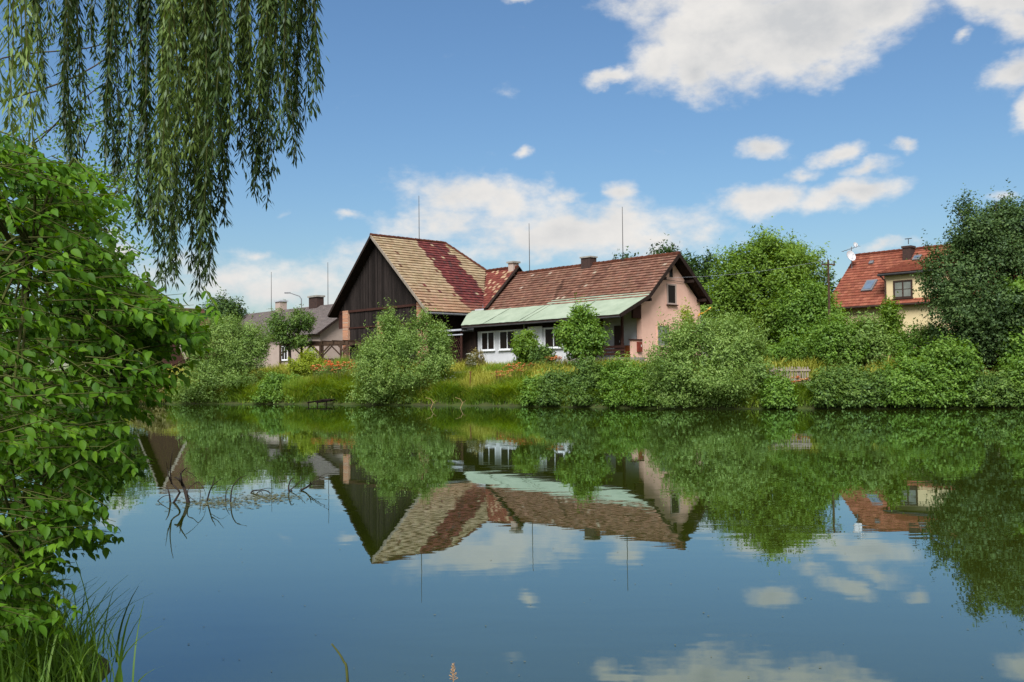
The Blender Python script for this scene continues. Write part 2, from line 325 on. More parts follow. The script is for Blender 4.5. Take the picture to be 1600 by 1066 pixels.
def watermat():
    m = bpy.data.materials.new('pond_water'); m.use_nodes = True; t = m.node_tree; n = t.nodes; n.remove(n['Principled BSDF']); out = n['Material Output']
    tcn = n.new('ShaderNodeTexCoord')
    def ns(scale, st, det=2):
        mp = n.new('ShaderNodeMapping'); mp.inputs['Scale'].default_value = st; t.links.new(tcn.outputs['Object'], mp.inputs[0])
        k = n.new('ShaderNodeTexNoise'); k.inputs['Scale'].default_value = scale; k.inputs['Detail'].default_value = det; t.links.new(mp.outputs[0], k.inputs['Vector']); return k
    a = ns(2.2, (.5, 1.3, 1), 2); b = ns(.22, (.6, 1.4, 1), 2)
    bz = n.new('ShaderNodeMapRange'); bz.inputs['From Min'].default_value = .45; bz.inputs['From Max'].default_value = .7; bz.inputs['To Min'].default_value = .25; bz.inputs['To Max'].default_value = 1.0
    t.links.new(b.outputs['Fac'], bz.inputs['Value'])
    mu = n.new('ShaderNodeMath'); mu.operation = 'MULTIPLY'; t.links.new(a.outputs['Fac'], mu.inputs[0]); t.links.new(bz.outputs[0], mu.inputs[1])
    bp = n.new('ShaderNodeBump'); bp.inputs['Strength'].default_value = 1.0; bp.inputs['Distance'].default_value = .0022; t.links.new(mu.outputs[0], bp.inputs['Height'])
    df = n.new('ShaderNodeBsdfDiffuse'); mr_ = n.new('ShaderNodeMix'); mr_.data_type = 'RGBA'
    mr_.inputs[6].default_value = (.021, .031, .003, 1); mr_.inputs[7].default_value = (.028, .036, .004, 1); t.links.new(b.outputs['Fac'], mr_.inputs[0]); t.links.new(mr_.outputs[2], df.inputs[0])
    gl = n.new('ShaderNodeBsdfGlossy'); gl.inputs['Roughness'].default_value = .012; gl.inputs[0].default_value = (.80, .94, 1, 1); t.links.new(bp.outputs[0], gl.inputs['Normal'])
    fr = n.new('ShaderNodeFresnel'); fr.inputs[0].default_value = 1.45; t.links.new(bp.outputs[0], fr.inputs['Normal'])
    fm = n.new('ShaderNodeMath'); fm.operation = 'MULTIPLY_ADD'; fm.inputs[1].default_value = .80; fm.inputs[2].default_value = .19; t.links.new(fr.outputs[0], fm.inputs[0])
    mxs = n.new('ShaderNodeMixShader'); t.links.new(fm.outputs[0], mxs.inputs[0]); t.links.new(df.outputs[0], mxs.inputs[1]); t.links.new(gl.outputs[0], mxs.inputs[2])
    t.links.new(mxs.outputs[0], out.inputs[0]); MATS['pond_water'] = m
watermat()
wb = MB(); wb.add([(-64, 1, 0), (46, 1, 0), (46, 64, 0), (-64, 64, 0)], [(0, 1, 2, 3)]); wo = wb.build('pond_water', 'pond_water', kind='structure')

# ------------------------------------------------------------------ a building's own axes: a = along ridge (left and back), b = across (right and back)
TH = R(42.5)
class Frame:
    def __init__(s, O): s.O = np.array([O[0], O[1], 0.]); s.u = np.array([-math.sin(TH), math.cos(TH), 0]); s.w = np.array([math.cos(TH), math.sin(TH), 0])
    def world(s, a, b, z): return s.O+a*s.u+b*s.w+np.array([0, 0, z])
    def on(s, px, py, a=None, b=None):
        d = ray(px, py); q = CAMP-s.O
        t = (a-q@s.u)/(d@s.u) if a is not None else (b-q@s.w)/(d@s.w)
        p = q+t*d; return p@s.u, p@s.w, (CAMP+t*d)[2]
    def plane(s, px, py, n, c):
        d = ray(px, py); q = CAMP-s.O; dl = np.array([d@s.u, d@s.w, d[2]]); ql = np.array([q@s.u, q@s.w, EYE])
        t = (c-np.dot(n, ql))/np.dot(n, dl); return ql+t*dl
class Bld:
    """a thing whose parts are written in (b, a, z) of its frame"""
    def __init__(s, frame, a0, b0, z0, name, label, cat):
        s.off = (b0, a0, z0); s.t = thing(name, label, cat, frame.world(a0, b0, z0), TH); s.f = frame
    def part(s, mb, name, m, parent=None, kind=None): return mb.build(name, m, parent or s.t, s.off, kind=kind)
def tiles(mb, P0, ex, es, poly, row, wid, colf, thick=.03, jit=.006):
    """courses of tiles inside the convex polygon poly [(x,s)..] on the plane P0 + x*ex + s*es"""
    P0, ex, es = (np.array(v, float) for v in (P0, ex, es)); nrm = np.cross(ex, es); nrm *= np.sign(nrm[2])/np.linalg.norm(nrm)
    smin = min(p[1] for p in poly); smax = max(p[1] for p in poly); k = 0
    def span(s):
        xs = []
        for (x0, s0), (x1, s1) in zip(poly, poly[1:]+poly[:1]):
            if (s0-s)*(s1-s) <= 0 and s0 != s1: xs.append(x0+(x1-x0)*(s-s0)/(s1-s0))
        return (min(xs), max(xs)) if len(xs) >= 2 else None
    while smin+k*row < smax-.02:
        s0 = smin+k*row; sp = span(min(s0+row*.5, smax-.001)); s1 = min(s0+row+.03, smax+.01)
        if sp:
            x = sp[0]-((k % 2)*.5)*wid
            while x < sp[1]:
                xa, xb = max(x, sp[0]), min(x+wid, sp[1])
                if xb-xa > .03:
                    j = random.uniform(-jit, jit); g = .006; lo = thick+.012+j; hi = .012+j*.3; d = random.uniform(-.008, .008)
                    pts = [P0+(xa+g)*ex+(s0+d)*es+nrm*(lo-thick), P0+(xb-g)*ex+(s0+d)*es+nrm*(lo-thick), P0+(xb-g)*ex+s1*es+nrm*(hi-.012), P0+(xa+g)*ex+s1*es+nrm*(hi-.012),
                           P0+(xa+g)*ex+(s0+d)*es+nrm*lo, P0+(xb-g)*ex+(s0+d)*es+nrm*lo, P0+(xb-g)*ex+s1*es+nrm*hi, P0+(xa+g)*ex+s1*es+nrm*hi]
                    mb.hexa(pts, colf((xa+xb)/2, s0, k))
                x += wid
        k += 1
def vary(c, k=.12):
    k *= .6
    f = 1+random.uniform(-k, k); return tuple(min(1, x*f*(1+random.uniform(-.03, .03))) for x in c)
def ridge_caps(b, p, q, m='ridge_tile', col=(1, 1, 1), r_=.12, step=.38, name='ridge_tiles'):
    mb = MB(); p = np.array(p, float); q = np.array(q, float); n = max(2, int(np.linalg.norm(q-p)/step))
    for i in range(n):
        a0 = p+(q-p)*i/n; a1 = p+(q-p)*(i+1.08)/n; z = random.uniform(-.008, .008)
        mb.tube([a0+(0, 0, z), a1+(0, 0, z+.012)], [r_*1.22, r_*.86], 7, vary(tuple(.55*v for v in col), .3))
    return b.part(mb, name, m, kind='stuff')
def window(b, axis, pos, lo, hi, z0, z1, cols=1, rows=1, frame='paint_white', glass='glass_dark', sill=None, fw=.07, out=-1, name='window', depth=.05):
    """axis 'b': wall faces -b at b=pos, lo..hi along a;  axis 'a': wall faces -a at a=pos, lo..hi along b"""
    def bx(mb, l0, l1, za, zb, d0, d1):
        if axis == 'b': mb.box(pos+out*d1, pos+out*d0, l0, l1, za, zb)
        else: mb.box(l0, l1, pos+out*d1, pos+out*d0, za, zb)
    f = MB(); bx(f, lo, lo+fw, z0, z1, .002, depth); bx(f, hi-fw, hi, z0, z1, .002, depth); bx(f, lo+fw, hi-fw, z0, z0+fw, .002, depth); bx(f, lo+fw, hi-fw, z1-fw, z1, .002, depth)
    for i in range(1, cols):
        c = lo+(hi-lo)*i/cols; bx(f, c-fw*.4, c+fw*.4, z0+fw, z1-fw, .002, depth-.004)
    wo_ = b.part(f, name, frame)
    if rows > 1:
        gb = MB()
        for i in range(1, rows):
            c = z0+(z1-z0)*i/rows; bx(gb, lo+fw, hi-fw, c-.015, c+.015, .018, .034)
        b.part(gb, 'glazing_bar', frame, wo_)
    for i in range(cols):
        g = MB(); w0 = lo+(hi-lo)*i/cols; w1 = lo+(hi-lo)*(i+1)/cols
        bx(g, w0+(fw if i == 0 else fw*.4), w1-(fw if i == cols-1 else fw*.4), z0+fw, z1-fw, .004, .016); b.part(g, 'pane', glass, wo_)
    if sill:
        s_ = MB(); bx(s_, lo-.05, hi+.05, z0-.06, z0-.002, .002, .14); b.part(s_, 'sill', sill, wo_)
    return wo_

# ------------------------------------------------------------------ the farmhouse
F1 = Frame(atY(1060.5, 397, 54.0)); GZ = 2.05
hs = Bld(F1, 7, -1, GZ, 'farmhouse', 'long pink farmhouse with brown tiled roof and pale green lean-to roof', 'house')
RZ, S1, S2 = 8.45, .92, .865
A_END = 14.0
# walls
mb = MB(); mb.prism([(-2.75, .6, GZ-.6), (-2.75, .6, 5.62), (0, .6, 8.2), (2.82, .6, 5.72), (2.82, .6, GZ-.6)], (0, .35, 0)); hs.part(mb, 'gable_wall', 'plaster_pink')
mb = MB(); mb.box(-2.5, -2.2, .95, 16.4, GZ-.6, 6.0); hs.part(mb, 'front_wall', 'plaster_white')
mb = MB(); mb.box(2.5, 2.82, .95, 16.4, GZ-.6, 5.72); hs.part(mb, 'back_wall', 'plaster_pink')
# roof deck (boards seen as soffit), then tiles
mb = MB(); mb.prism([(0, 0, RZ-.02), (-2.85, 0, RZ-.02-2.85*S1), (-2.85, 0, RZ-.14-2.85*S1), (0, 0, RZ-.16)], (0, A_END, 0))
mb.prism([(0.001, 0, RZ-.02), (3.1, 0, RZ-.02-3.1*S2), (3.1, 0, RZ-.14-3.1*S2), (0.001, 0, RZ-.16)], (0, A_END+3, 0)); roof = hs.part(mb, 'roof', 'wood_dark')
L1 = 2.9*math.hypot(1, S1); es1 = np.array([1, 0, S1])/math.hypot(1, S1)
BR = [rgb(146, 106, 88), rgb(134, 96, 80), rgb(154, 114, 96), rgb(128, 90, 76), rgb(142, 108, 92)]
def col_house(x, s, k):
    c = BR[int(random.random()**1.3*5)]
    n = math.sin(x*1.7+s*.9)*math.sin(s*2.1-x*.6); c = tuple(v*(1+.10*n) for v in c)
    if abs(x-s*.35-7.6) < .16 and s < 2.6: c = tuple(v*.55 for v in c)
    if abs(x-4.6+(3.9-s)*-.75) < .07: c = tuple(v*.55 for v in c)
    if random.random() < .012: c = rgb(190, 170, 150)
    return vary(c, .10)
mb = MB(); tiles(mb, (-2.9, 0, RZ-2.9*S1), (0, 1, 0), es1, [(-.03, 0), (A_END, 0), (A_END, L1), (-.03, L1)], .26, .24, col_house, .065); hs.part(mb, 'roof_tiles', 'tile', kind='stuff')
L2 = 3.15*math.hypot(1, S2); es2 = np.array([-1, 0, S2])/math.hypot(1, S2)
mb = MB(); tiles(mb, (3.15, 0, RZ-3.15*S2), (0, 1, 0), es2, [(-.03, 0), (A_END, 0), (A_END, L2), (-.03, L2)], .4, .4, col_house); hs.part(mb, 'roof_tiles', 'tile', kind='stuff')
ridge_caps(hs, (0, -.05, RZ+.02), (0, A_END, RZ+.02), col=(1.15, .95, .85))
# raised roof bay joined to the barn
RZ2 = 8.92
mb = MB(); tiles(mb, (-2.95, 0, RZ2-2.95), (0, 1, 0), np.array([1, 0, 1])/math.sqrt(2), [(13.85, 0), (14.1, 0), (17.15, 2.95*math.sqrt(2)), (13.85, 2.95*math.sqrt(2))], .26, .24,
   lambda x, s, k: vary(rgb(196, 160, 128) if random.random() < .10 else random.choice([rgb(132, 70, 60), rgb(124, 64, 56), rgb(140, 78, 66)]), .14)); hs.part(mb, 'raised_roof_tiles', 'tile', kind='stuff')
mb = MB(); mb.prism([(0, 13.82, RZ2-.02), (-2.95, 13.82, RZ2-2.97), (-2.95, 13.82, RZ2-3.12), (0, 13.82, RZ2-.17)], (0, .2, 0))
mb.prism([(-2.9, 13.9, RZ2-2.93), (-2.9, 14.1, RZ2-2.93), (0, 17.1, RZ2-.03), (0, 13.9, RZ2-.03)], (0, 0, -.1))
mb.prism([(0.001, 13.82, RZ2-.02), (2.95, 13.82, RZ2-2.97), (2.95, 13.82, RZ2-3.12), (0.001, 13.82, RZ2-.17)], (0, 2.6, 0)); hs.part(mb, 'raised_roof', 'wood_dark')
ridge_caps(hs, (0, 13.8, RZ2+.02), (0, 17.1, RZ2+.02), col=(1.05, .75, .65))
mb = MB(); mb.bar((-2.98, 13.78, RZ2-2.95), (.02, 13.78, RZ2+.05), .05, .26, (0, 1, 0)); hs.part(mb, 'rake_board', 'wood_dark')
mb = MB(); mb.bar((2.95, 13.78, RZ2-2.92), (.05, 13.78, RZ2+.03), .05, .2, (0, 1, 0)); hs.part(mb, 'rake_board', 'wood_dark')
# rake boards of the pink gable
mb = MB(); mb.bar((-2.8, -.05, RZ-2.8*S1-.06), (0, -.05, RZ-.06), .2, .05, (0, 1, 0)); hs.part(mb, 'rake_board', 'wood_dark')
mb = MB(); mb.bar((3.12, -.05, RZ-3.12*S2-.06), (0.02, -.05, RZ-.06), .24, .05, (0, 1, 0)); hs.part(mb, 'rake_board', 'wood_dark')
for b_, z_ in ((-1.25, 7.02), (1.35, 7.02), (2.55, 5.95), (-2.62, 5.74)):
    mb = MB(); mb.box(b_-.07, b_+.07, -.02, .6, z_-.16, z_); hs.part(mb, 'purlin_end', 'wood_dark')
mb = MB(); mb.tube([(-1.3, .52, 6.98), (1.2, .52, 6.9)], .015, 5); hs.part(mb, 'cable', 'metal_dark')
mb = MB(); mb.box(-1.4, -1.0, .45, .6, 6.92, 7.02); hs.part(mb, 'insulator_bracket', 'metal_dark')
# green lean-to roof: z = 4.73 + .456*(b+5.3)
SG = .456
def gz_(b_): return 4.73+SG*(b_+5.3)
edges = [(-.05, 3.9), (3.9, 8.15), (8.15, 11.4), (11.4, 13.6)]
mb = MB()
for i, (a0, a1) in enumerate(edges):
    n = 10; m_ = 6; top = -2.8
    grid = []
    for q in range(n+1):
        for r_ in range(m_+1):
            aa = a0+(a1-a0)*q/n; bb = -5.32+(top+5.32)*r_/m_
            if i == 3 and q == n: aa += 2.2*r_/m_
            grid.append((bb, aa, gz_(bb)+.02+.012*i*0+random.uniform(-.012, .012)+(.015 if q == 0 else 0)))
    mb.add(grid, [(q*(m_+1)+r_, q*(m_+1)+r_+1, (q+1)*(m_+1)+r_+1, (q+1)*(m_+1)+r_) for q in range(n) for r_ in range(m_)])
mb.add([(-2.83, -.03, RZ-2.83*S1+.06), (-2.83, 8.2, RZ-2.83*S1+.06), (-2.60, 7.9, RZ-2.60*S1+.065), (-2.58, 4, RZ-2.58*S1+.065), (-2.62, -.03, RZ-2.62*S1+.065)], [(0, 1, 2, 3, 4)])
lean = hs.part(mb, 'lean_to_roof', 'felt_green')
mb = MB(); mb.prism([(-5.3, -.03, gz_(-5.3)-.015), (-2.82, -.03, gz_(-2.82)-.015), (-2.82, -.03, gz_(-2.82)-.12), (-5.3, -.03, gz_(-5.3)-.12)], (0, 13.6, 0)); hs.part(mb, 'lean_to_deck', 'wood_dark', lean)
mb = MB(); mb.bar((-5.36, -.07, gz_(-5.36)-.04), (-2.78, -.07, gz_(-2.78)-.04), .06, .2, (0, 0, 1)); hs.part(mb, 'rake_board', 'wood_dark')
mb = MB(); mb.tube([(-5.38, -.05, 4.60), (-5.38, 2.4, 4.585), (-5.38, 13.4, 4.56)], .045, 7); hs.part(mb, 'gutter', 'metal_dark')
for aa in np.arange(3.9, 12, 3.75):
    mb = MB(); mb.bar((-5.3, aa, gz_(-5.3)+.05), (-2.9, aa, gz_(-2.9)+.05), .06, .02); hs.part(mb, 'felt_seam', 'felt_green')
# enclosed veranda: white front with windows, brown fascia above
VB = -4.4
mb = MB(); mb.box(VB, VB+.15, 4.6, 13.0, GZ-.6, 4.32); hs.part(mb, 'veranda_wall', 'plaster_white')
mb = MB(); mb.box(VB-.02, VB+.12, 4.6, 13.4, 4.322, 5.06); hs.part(mb, 'veranda_fascia', 'wood_dark')
window(hs, 'b', VB, 11.30, 12.62, 3.08, 4.28, 2, 1, 'paint_white', 'glass_dark', 'paint_white')
window(hs, 'b', VB, 9.35, 10.85, 3.08, 4.28, 2, 1, 'paint_white', 'glass_dark', 'paint_white')
window(hs, 'b', VB, 5.2, 6.75, 3.08, 4.28, 2, 1, 'paint_white', 'glass_dark', 'paint_white')
mb = MB(); mb.box(VB-.05, VB-.002, 6.95, 8.2, GZ+.1, 4.42); dr = hs.part(mb, 'door', 'paint_white'); mb = MB(); mb.box(VB-.10, VB-.052, 7.08, 7.12, 3.0, 3.12); hs.part(mb, 'handle', 'metal_grey', dr)
mb = MB(); mb.tube([(VB-.12, 8.45, 5.0), (VB-.12, 8.45, GZ)], .045, 7); hs.part(mb, 'downpipe', 'metal_pale')
# open porch beside the pink gable
mb = MB(); mb.box(-5.0, -2.5, .6, 4.6, GZ-.5, GZ+.36); hs.part(mb, 'porch_floor', 'concrete')
mb = MB(); mb.box(-3.55, -2.752, .6, .8, GZ+.362, 3.36); lw = hs.part(mb, 'porch_parapet', 'plaster_pink'); mb = MB(); mb.box(-3.6, -2.752, .55, .85, 3.362, 3.44); hs.part(mb, 'coping', 'wood_brown', lw)
mb = MB(); mb.box(-3.2, -2.86, .47, .598, 2.72, 3.28); mbx = hs.part(mb, 'meter_box', 'meter_red'); mb = MB(); mb.box(-2.98, -2.94, .462, .468, 3.0, 3.12); hs.part(mb, 'sticker', 'flower_white', mbx)
mb = MB(); mb.box(-3.45, -2.76, .62, .75, 4.62, 5.55); hs.part(mb, 'porch_gable_boards', 'wood_brown')
for aa in (1.0, 2.55, 4.4):
    mb = MB(); mb.box(-4.02, -3.9, aa-.06, aa+.06, GZ+.36, 5.2); hs.part(mb, 'porch_post', 'wood_brown')
for z_ in (2.55, 2.75, 2.95):
    mb = MB(); mb.box(-4.06, -4.022, .75, 4.6, z_, z_+.14); hs.part(mb, 'porch_rail', 'wood_brown')
mb = MB(); mb.box(-2.54, -2.502, 2.35, 2.85, GZ+.36, 4.3); d2 = hs.part(mb, 'porch_door', 'frame_brown'); mb = MB(); mb.box(-2.58, -2.542, 2.4, 2.43, 3.3, 3.42); hs.part(mb, 'handle', 'metal_pale', d2)
mb = MB(); mb.box(-2.85, -2.55, 1.05, 2.0, GZ+.362, 3.12); hs.part(mb, 'porch_cabinet', 'wood_orange')
# gable windows and pipes
window(hs, 'a', .6, -.42, .45, 5.52, 6.74, 1, 1, 'plaster_beige', 'glass_dark', 'wood_brown', fw=.09)
window(hs, 'a', .6, -1.4, -.2, 3.04, 4.3, 1, 1, 'plaster_pink', 'glass_curtain', 'concrete', fw=.06)
mb = MB(); mb.box(-.14, .16, .575, .598, 7.15, 7.78); hs.part(mb, 'vent_opening', 'glass_dark')
mb = MB(); mb.tube([(2.5, .5, 4.9), (2.5, .42, 5.05), (2.9, .4, 5.12), (3.9, .6, 5.5)], .05, 7); hs.part(mb, 'yellow_pipe', 'pipe_yellow')
mb = MB(); mb.tube([(1.55, .5, 4.45), (1.55, .45, 4.9), (1.65, .43, 5.02), (1.75, .45, 4.9), (1.75, .5, 4.45)], .02, 6); hs.part(mb, 'wall_pipe', 'metal_dark')
# chimneys, rods
mb = MB(); mb.box(-.32, .28, 6.72, 7.52, 7.9, 8.9); ch = hs.part(mb, 'chimney', 'brick_dark'); mb = MB(); mb.box(-.38, .34, 6.66, 7.58, 8.902, 8.99); hs.part(mb, 'chimney_cap', 'concrete', ch)
mb = MB(); mb.box(-.28, .26, 14.0, 14.5, 8.3, 9.24); ch = hs.part(mb, 'chimney', 'plaster_beige'); mb = MB(); mb.box(-.36, .34, 13.9, 14.6, 9.242, 9.36); hs.part(mb, 'chimney_cap', 'concrete', ch)
for px, yb, yt in ((827.5, 426, 349), (973.5, 408, 323)):
    a_, b_, z_ = F1.on(px, yb, b=0); zt = F1.on(px, yt, b=0)[2]
    mb = MB(); mb.tube([(0, a_, z_-.2), (0, a_, zt)], [.028, .016], 6); lr = hs.part(mb, 'lightning_rod', 'metal_dark'); mb = MB(); mb.box(-.12, .12, a_-.12, a_+.12, RZ+.02, RZ+.14); hs.part(mb, 'rod_base', 'metal_dark', lr)

# ------------------------------------------------------------------ the timber barn
bn = Bld(F1, 21.5, -3, GZ, 'timber_barn', 'dark timber barn with brick piers and cream tiled roof striped in red', 'barn')
PA, PZ, RB = 21.82, 11.46, -6.73
SR = .885; SLf = (PZ-6.08)/(27.51-PA)
rid_b = -.1; hipr = (19.34, 1.84, 9.26); cutr = (15.35, -1.77, 5.73)
# deck: right slope, left slope, hip
def rz_(a): return PZ-SR*(PA-a)
def lz_(a): return PZ-SLf*(a-PA)
dk = MB()
dk.prism([(RB, PA, PZ-.03), (rid_b, PA, PZ-.03), (hipr[1], hipr[0], rz_(hipr[0])-.03), (cutr[1], cutr[0], rz_(cutr[0])-.03), (RB, 15.35, rz_(15.35)-.03)], (0, 0, -.14))
dk.prism([(RB, PA+.001, PZ-.03), (RB, 27.51, lz_(27.51)-.03), (5.2, 27.51, lz_(27.51)-.03), (rid_b, PA+.001, PZ-.03)], (0, 0, -.14))
dk.prism([(rid_b+.001, PA, PZ-.03), (5.2, 27.5, 6.05), (5.2, 15.35, 5.7), (hipr[1]+.001, hipr[0], rz_(hipr[0])-.03)], (0, 0, -.14))
bn.part(dk, 'roof', 'wood_dark')
CR = [rgb(184, 162, 130), rgb(180, 156, 124), rgb(174, 150, 118), rgb(188, 166, 134)]; RD = [rgb(126, 64, 62), rgb(116, 58, 58), rgb(134, 72, 68), rgb(108, 62, 62)]
SAL = [rgb(180, 138, 112), rgb(172, 128, 102), rgb(184, 146, 120)]
def col_barn(x, s, k):
    b_ = x; h_ = s
    e1 = -2.95+.09*math.sin(k*1.7); e2 = -.18+.1*math.sin(k*2.3)
    if e1 < b_ < e2:
        c = random.choice(RD)
        if random.random() < .022: c = random.choice(CR)
        if random.random() < .03: c = rgb(96, 66, 64)
        if h_ < 1.4: f = .5*(1.4-h_)/1.4; c = tuple(u*(1-f)+v*f for u, v in zip(c, SAL[0]))
    else:
        lowmix = max(0, min(1, (3.6-h_)/3.0)); c0 = random.choice(SAL); c1_ = random.choice(CR); lm = lowmix*.8*(.8+.2*math.sin(b_*1.3+h_*2)); c = tuple(u*lm+v*(1-lm) for u, v in zip(c0, c1_))
        if -5.4 < b_ < -2.6 and .8 < h_ < 3.4 and math.sin(b_*3+h_*4.1)*math.sin(h_*5.3-b_*2.2) > .45 and random.random() < .45: c = random.choice(RD+SAL)
        if random.random() < .015: c = rgb(120, 84, 66)
    return vary(c, .09)
hl = math.hypot(1, SR); es = np.array([0, 1, SR])/hl
def sl_(a): return (a-15.3)*hl
mb = MB(); tiles(mb, (0, 15.3, rz_(15.3)), (1, 0, 0), es, [(RB-.04, 0), (cutr[1], 0), (hipr[1], sl_(hipr[0])), (rid_b, sl_(PA)), (RB-.04, sl_(PA))], .31, .24, col_barn, .07); bn.part(mb, 'roof_tiles', 'tile', kind='stuff')
hl2 = math.hypot(1, SLf); mb = MB(); tiles(mb, (0, 27.55, lz_(27.55)), (1, 0, 0), np.array([0, -1, SLf])/hl2, [(RB-.04, 0), (5, 0), (rid_b, (27.55-PA)*hl2), (RB-.04, (27.55-PA)*hl2)], .48, .44, col_barn, .035); bn.part(mb, 'roof_tiles', 'tile', kind='stuff')
ridge_caps(bn, (RB-.05, PA, PZ+.03), (rid_b, PA, PZ+.03), col=(1.0, .8, .7)); ridge_caps(bn, (rid_b, PA, PZ+.03), (hipr[1], hipr[0], hipr[2]+.05), col=(1.0, .8, .7), name='hip_tiles')
mb = MB(); mb.add([(cutr[1]+.02, cutr[0]-.05, rz_(cutr[0])+.02), (hipr[1], hipr[0], hipr[2]+.06), (0, 17.05, RZ2+.02), (-2.76, 14.15, 6.2)], [(0, 1, 2, 3)]); bn.part(mb, 'valley_flashing', 'metal_dark')
# rake boards
mb = MB(); mb.bar((RB-.06, 15.28, rz_(15.28)-.05), (RB-.06, PA, PZ-.05), .18, .05, (1, 0, 0)); bn.part(mb, 'rake_board', 'wood_grey')
mb = MB(); mb.bar((RB-.06, 27.56, lz_(27.56)-.05), (RB-.06, PA, PZ-.05), .18, .05, (1, 0, 0)); bn.part(mb, 'rake_board', 'wood_dark')
mb = MB(); mb.tube([(RB, 15.22, rz_(15.3)-.10), (cutr[1]+.1, 15.22, rz_(15.3)-.12)], .07, 7); bn.part(mb, 'gutter', 'metal_grey')
mb = MB(); mb.box(-2.0, -1.75, 15.0, 15.3, 5.75, 6.35); bn.part(mb, 'rain_hopper', 'metal_grey')
# gable boards, beams, piers
WB = -6.1
mb = MB(); mb.box(WB+.06, WB+.3, 16.6, 26.3, GZ-.4, 6.3); mb.prism([(WB+.06, 16.6, 6.3), (WB+.06, 26.3, 6.3), (WB+.06, PA, PZ-.45)], (.2, 0, 0)); bn.part(mb, 'wall_core', 'wood_dark')
mb = MB(); mb.box(-5.8, 4.6, 16.5, 16.75, GZ-.4, 6.2); bn.part(mb, 'side_wall', 'wood_dark'); mb = MB(); mb.box(-5.8, 4.6, 26.1, 26.35, GZ-.4, 6.3); bn.part(mb, 'side_wall', 'wood_dark')
bw = .172; n_b = int((27.0-16.0)/bw)
for i in range(n_b):
    a0 = 16.0+i*bw; a1 = a0+bw-.018; j = random.uniform(0, .018)
    top = min(rz_(a0+.09), lz_(a0+.09))-.22
    if top > 6.5:
        m_ = MB(); m_.box(WB-.02-j, WB+.04, a0, a1, 6.36, top); bn.part(m_, 'board', 'wood_board')
    if 16.75 <= a0 <= 25.55:
        m_ = MB(); m_.box(WB-.0-j, WB+.05, a0, a1, 5.1+random.uniform(-.02, .02), 6.2); bn.part(m_, 'board', 'wood_board')
        m_ = MB(); m_.box(WB+.01-j, WB+.055, a0, a1, GZ-.1, 5.0); bn.part(m_, 'board', 'wood_board')
mb = MB(); mb.box(WB-.09, WB-.03, 16.2, 26.9, 6.2, 6.36); bn.part(mb, 'beam', 'wood_brown'); mb = MB(); mb.box(WB-.05, WB-.0, 17.2, 25.7, 5.0, 5.1); bn.part(mb, 'beam', 'wood_brown')
mb = MB(); mb.box(WB-.03, WB+.04, 26.45, 27.1, 5.05, 6.2); bn.part(mb, 'side_boarding', 'wood_brown')
for a0, a1, zt in ((25.7, 26.4, 6.36), (21.2, 21.85, 5.35), (16.5, 17.18, 6.42)):
    mb = MB(); mb.box(WB-.14, WB+.3, a0, a1, GZ-.6, zt); bn.part(mb, 'brick_pier', 'brick')
a_, b_, z_ = F1.on(655, 377, a=PA); zt = F1.on(655, 306, a=PA)[2]
mb = MB(); mb.tube([(b_, PA, PZ-.1), (b_, PA, zt)], [.03, .016], 6); bn.part(mb, 'lightning_rod', 'metal_dark')
# entry between barn and veranda: flat canopy and lattice
en = Bld(F1, 14.6, -4.5, GZ, 'entrance_canopy', 'flat grey-edged canopy with brown lattice beneath the barn eave', 'canopy')
mb = MB(); mb.box(-5.55, -3.4, 13.3, 17.2, 4.36, 4.44); en.part(mb, 'canopy_slab', 'metal_grey'); mb = MB(); mb.box(-5.62, -5.552, 13.25, 17.25, 4.38, 4.49); en.part(mb, 'canopy_edge', 'metal_pale')
mb = MB(); mb.box(-5.5, -5.42, 13.3, 17.1, 4.1, 4.17); en.part(mb, 'canopy_rail', 'metal_pale')
mb = MB(); mb.box(-5.52, -5.44, 17.05, 17.13, GZ-.1, 4.36); en.part(mb, 'canopy_post', 'paint_white')
mb = MB(); mb.box(-5.49, -5.41, 13.36, 13.46, GZ-.1, 4.36); en.part(mb, 'canopy_post', 'wood_brown')
for i in range(16):
    for sgn in (1, -1):
        a0 = 13.4+i*.22-.8; z0, z1 = 2.3, 4.06; a1 = a0+sgn*(z1-z0)*.6
        lo, hi = 13.42, 15.6
        t0, t1 = 0.0, 1.0
        dlt = a1-a0
        ta, tb = sorted(((lo-a0)/dlt, (hi-a0)/dlt)); t0, t1 = max(0, ta), min(1, tb)
        if t1-t0 > .08:
            m_ = MB(); x_ = -5.38+(.02 if sgn > 0 else 0); m_.bar((x_, a0+dlt*t0, z0+(z1-z0)*t0), (x_, a0+dlt*t1, z0+(z1-z0)*t1), .02, .035, (1, 0, 0)); en.part(m_, 'lattice_slat', 'wood_brown')
mb = MB(); mb.box(-4.5, -4.3, 13.05, 16.4, GZ-.2, 4.34); en.part(mb, 'back_panel', 'wood_dark')

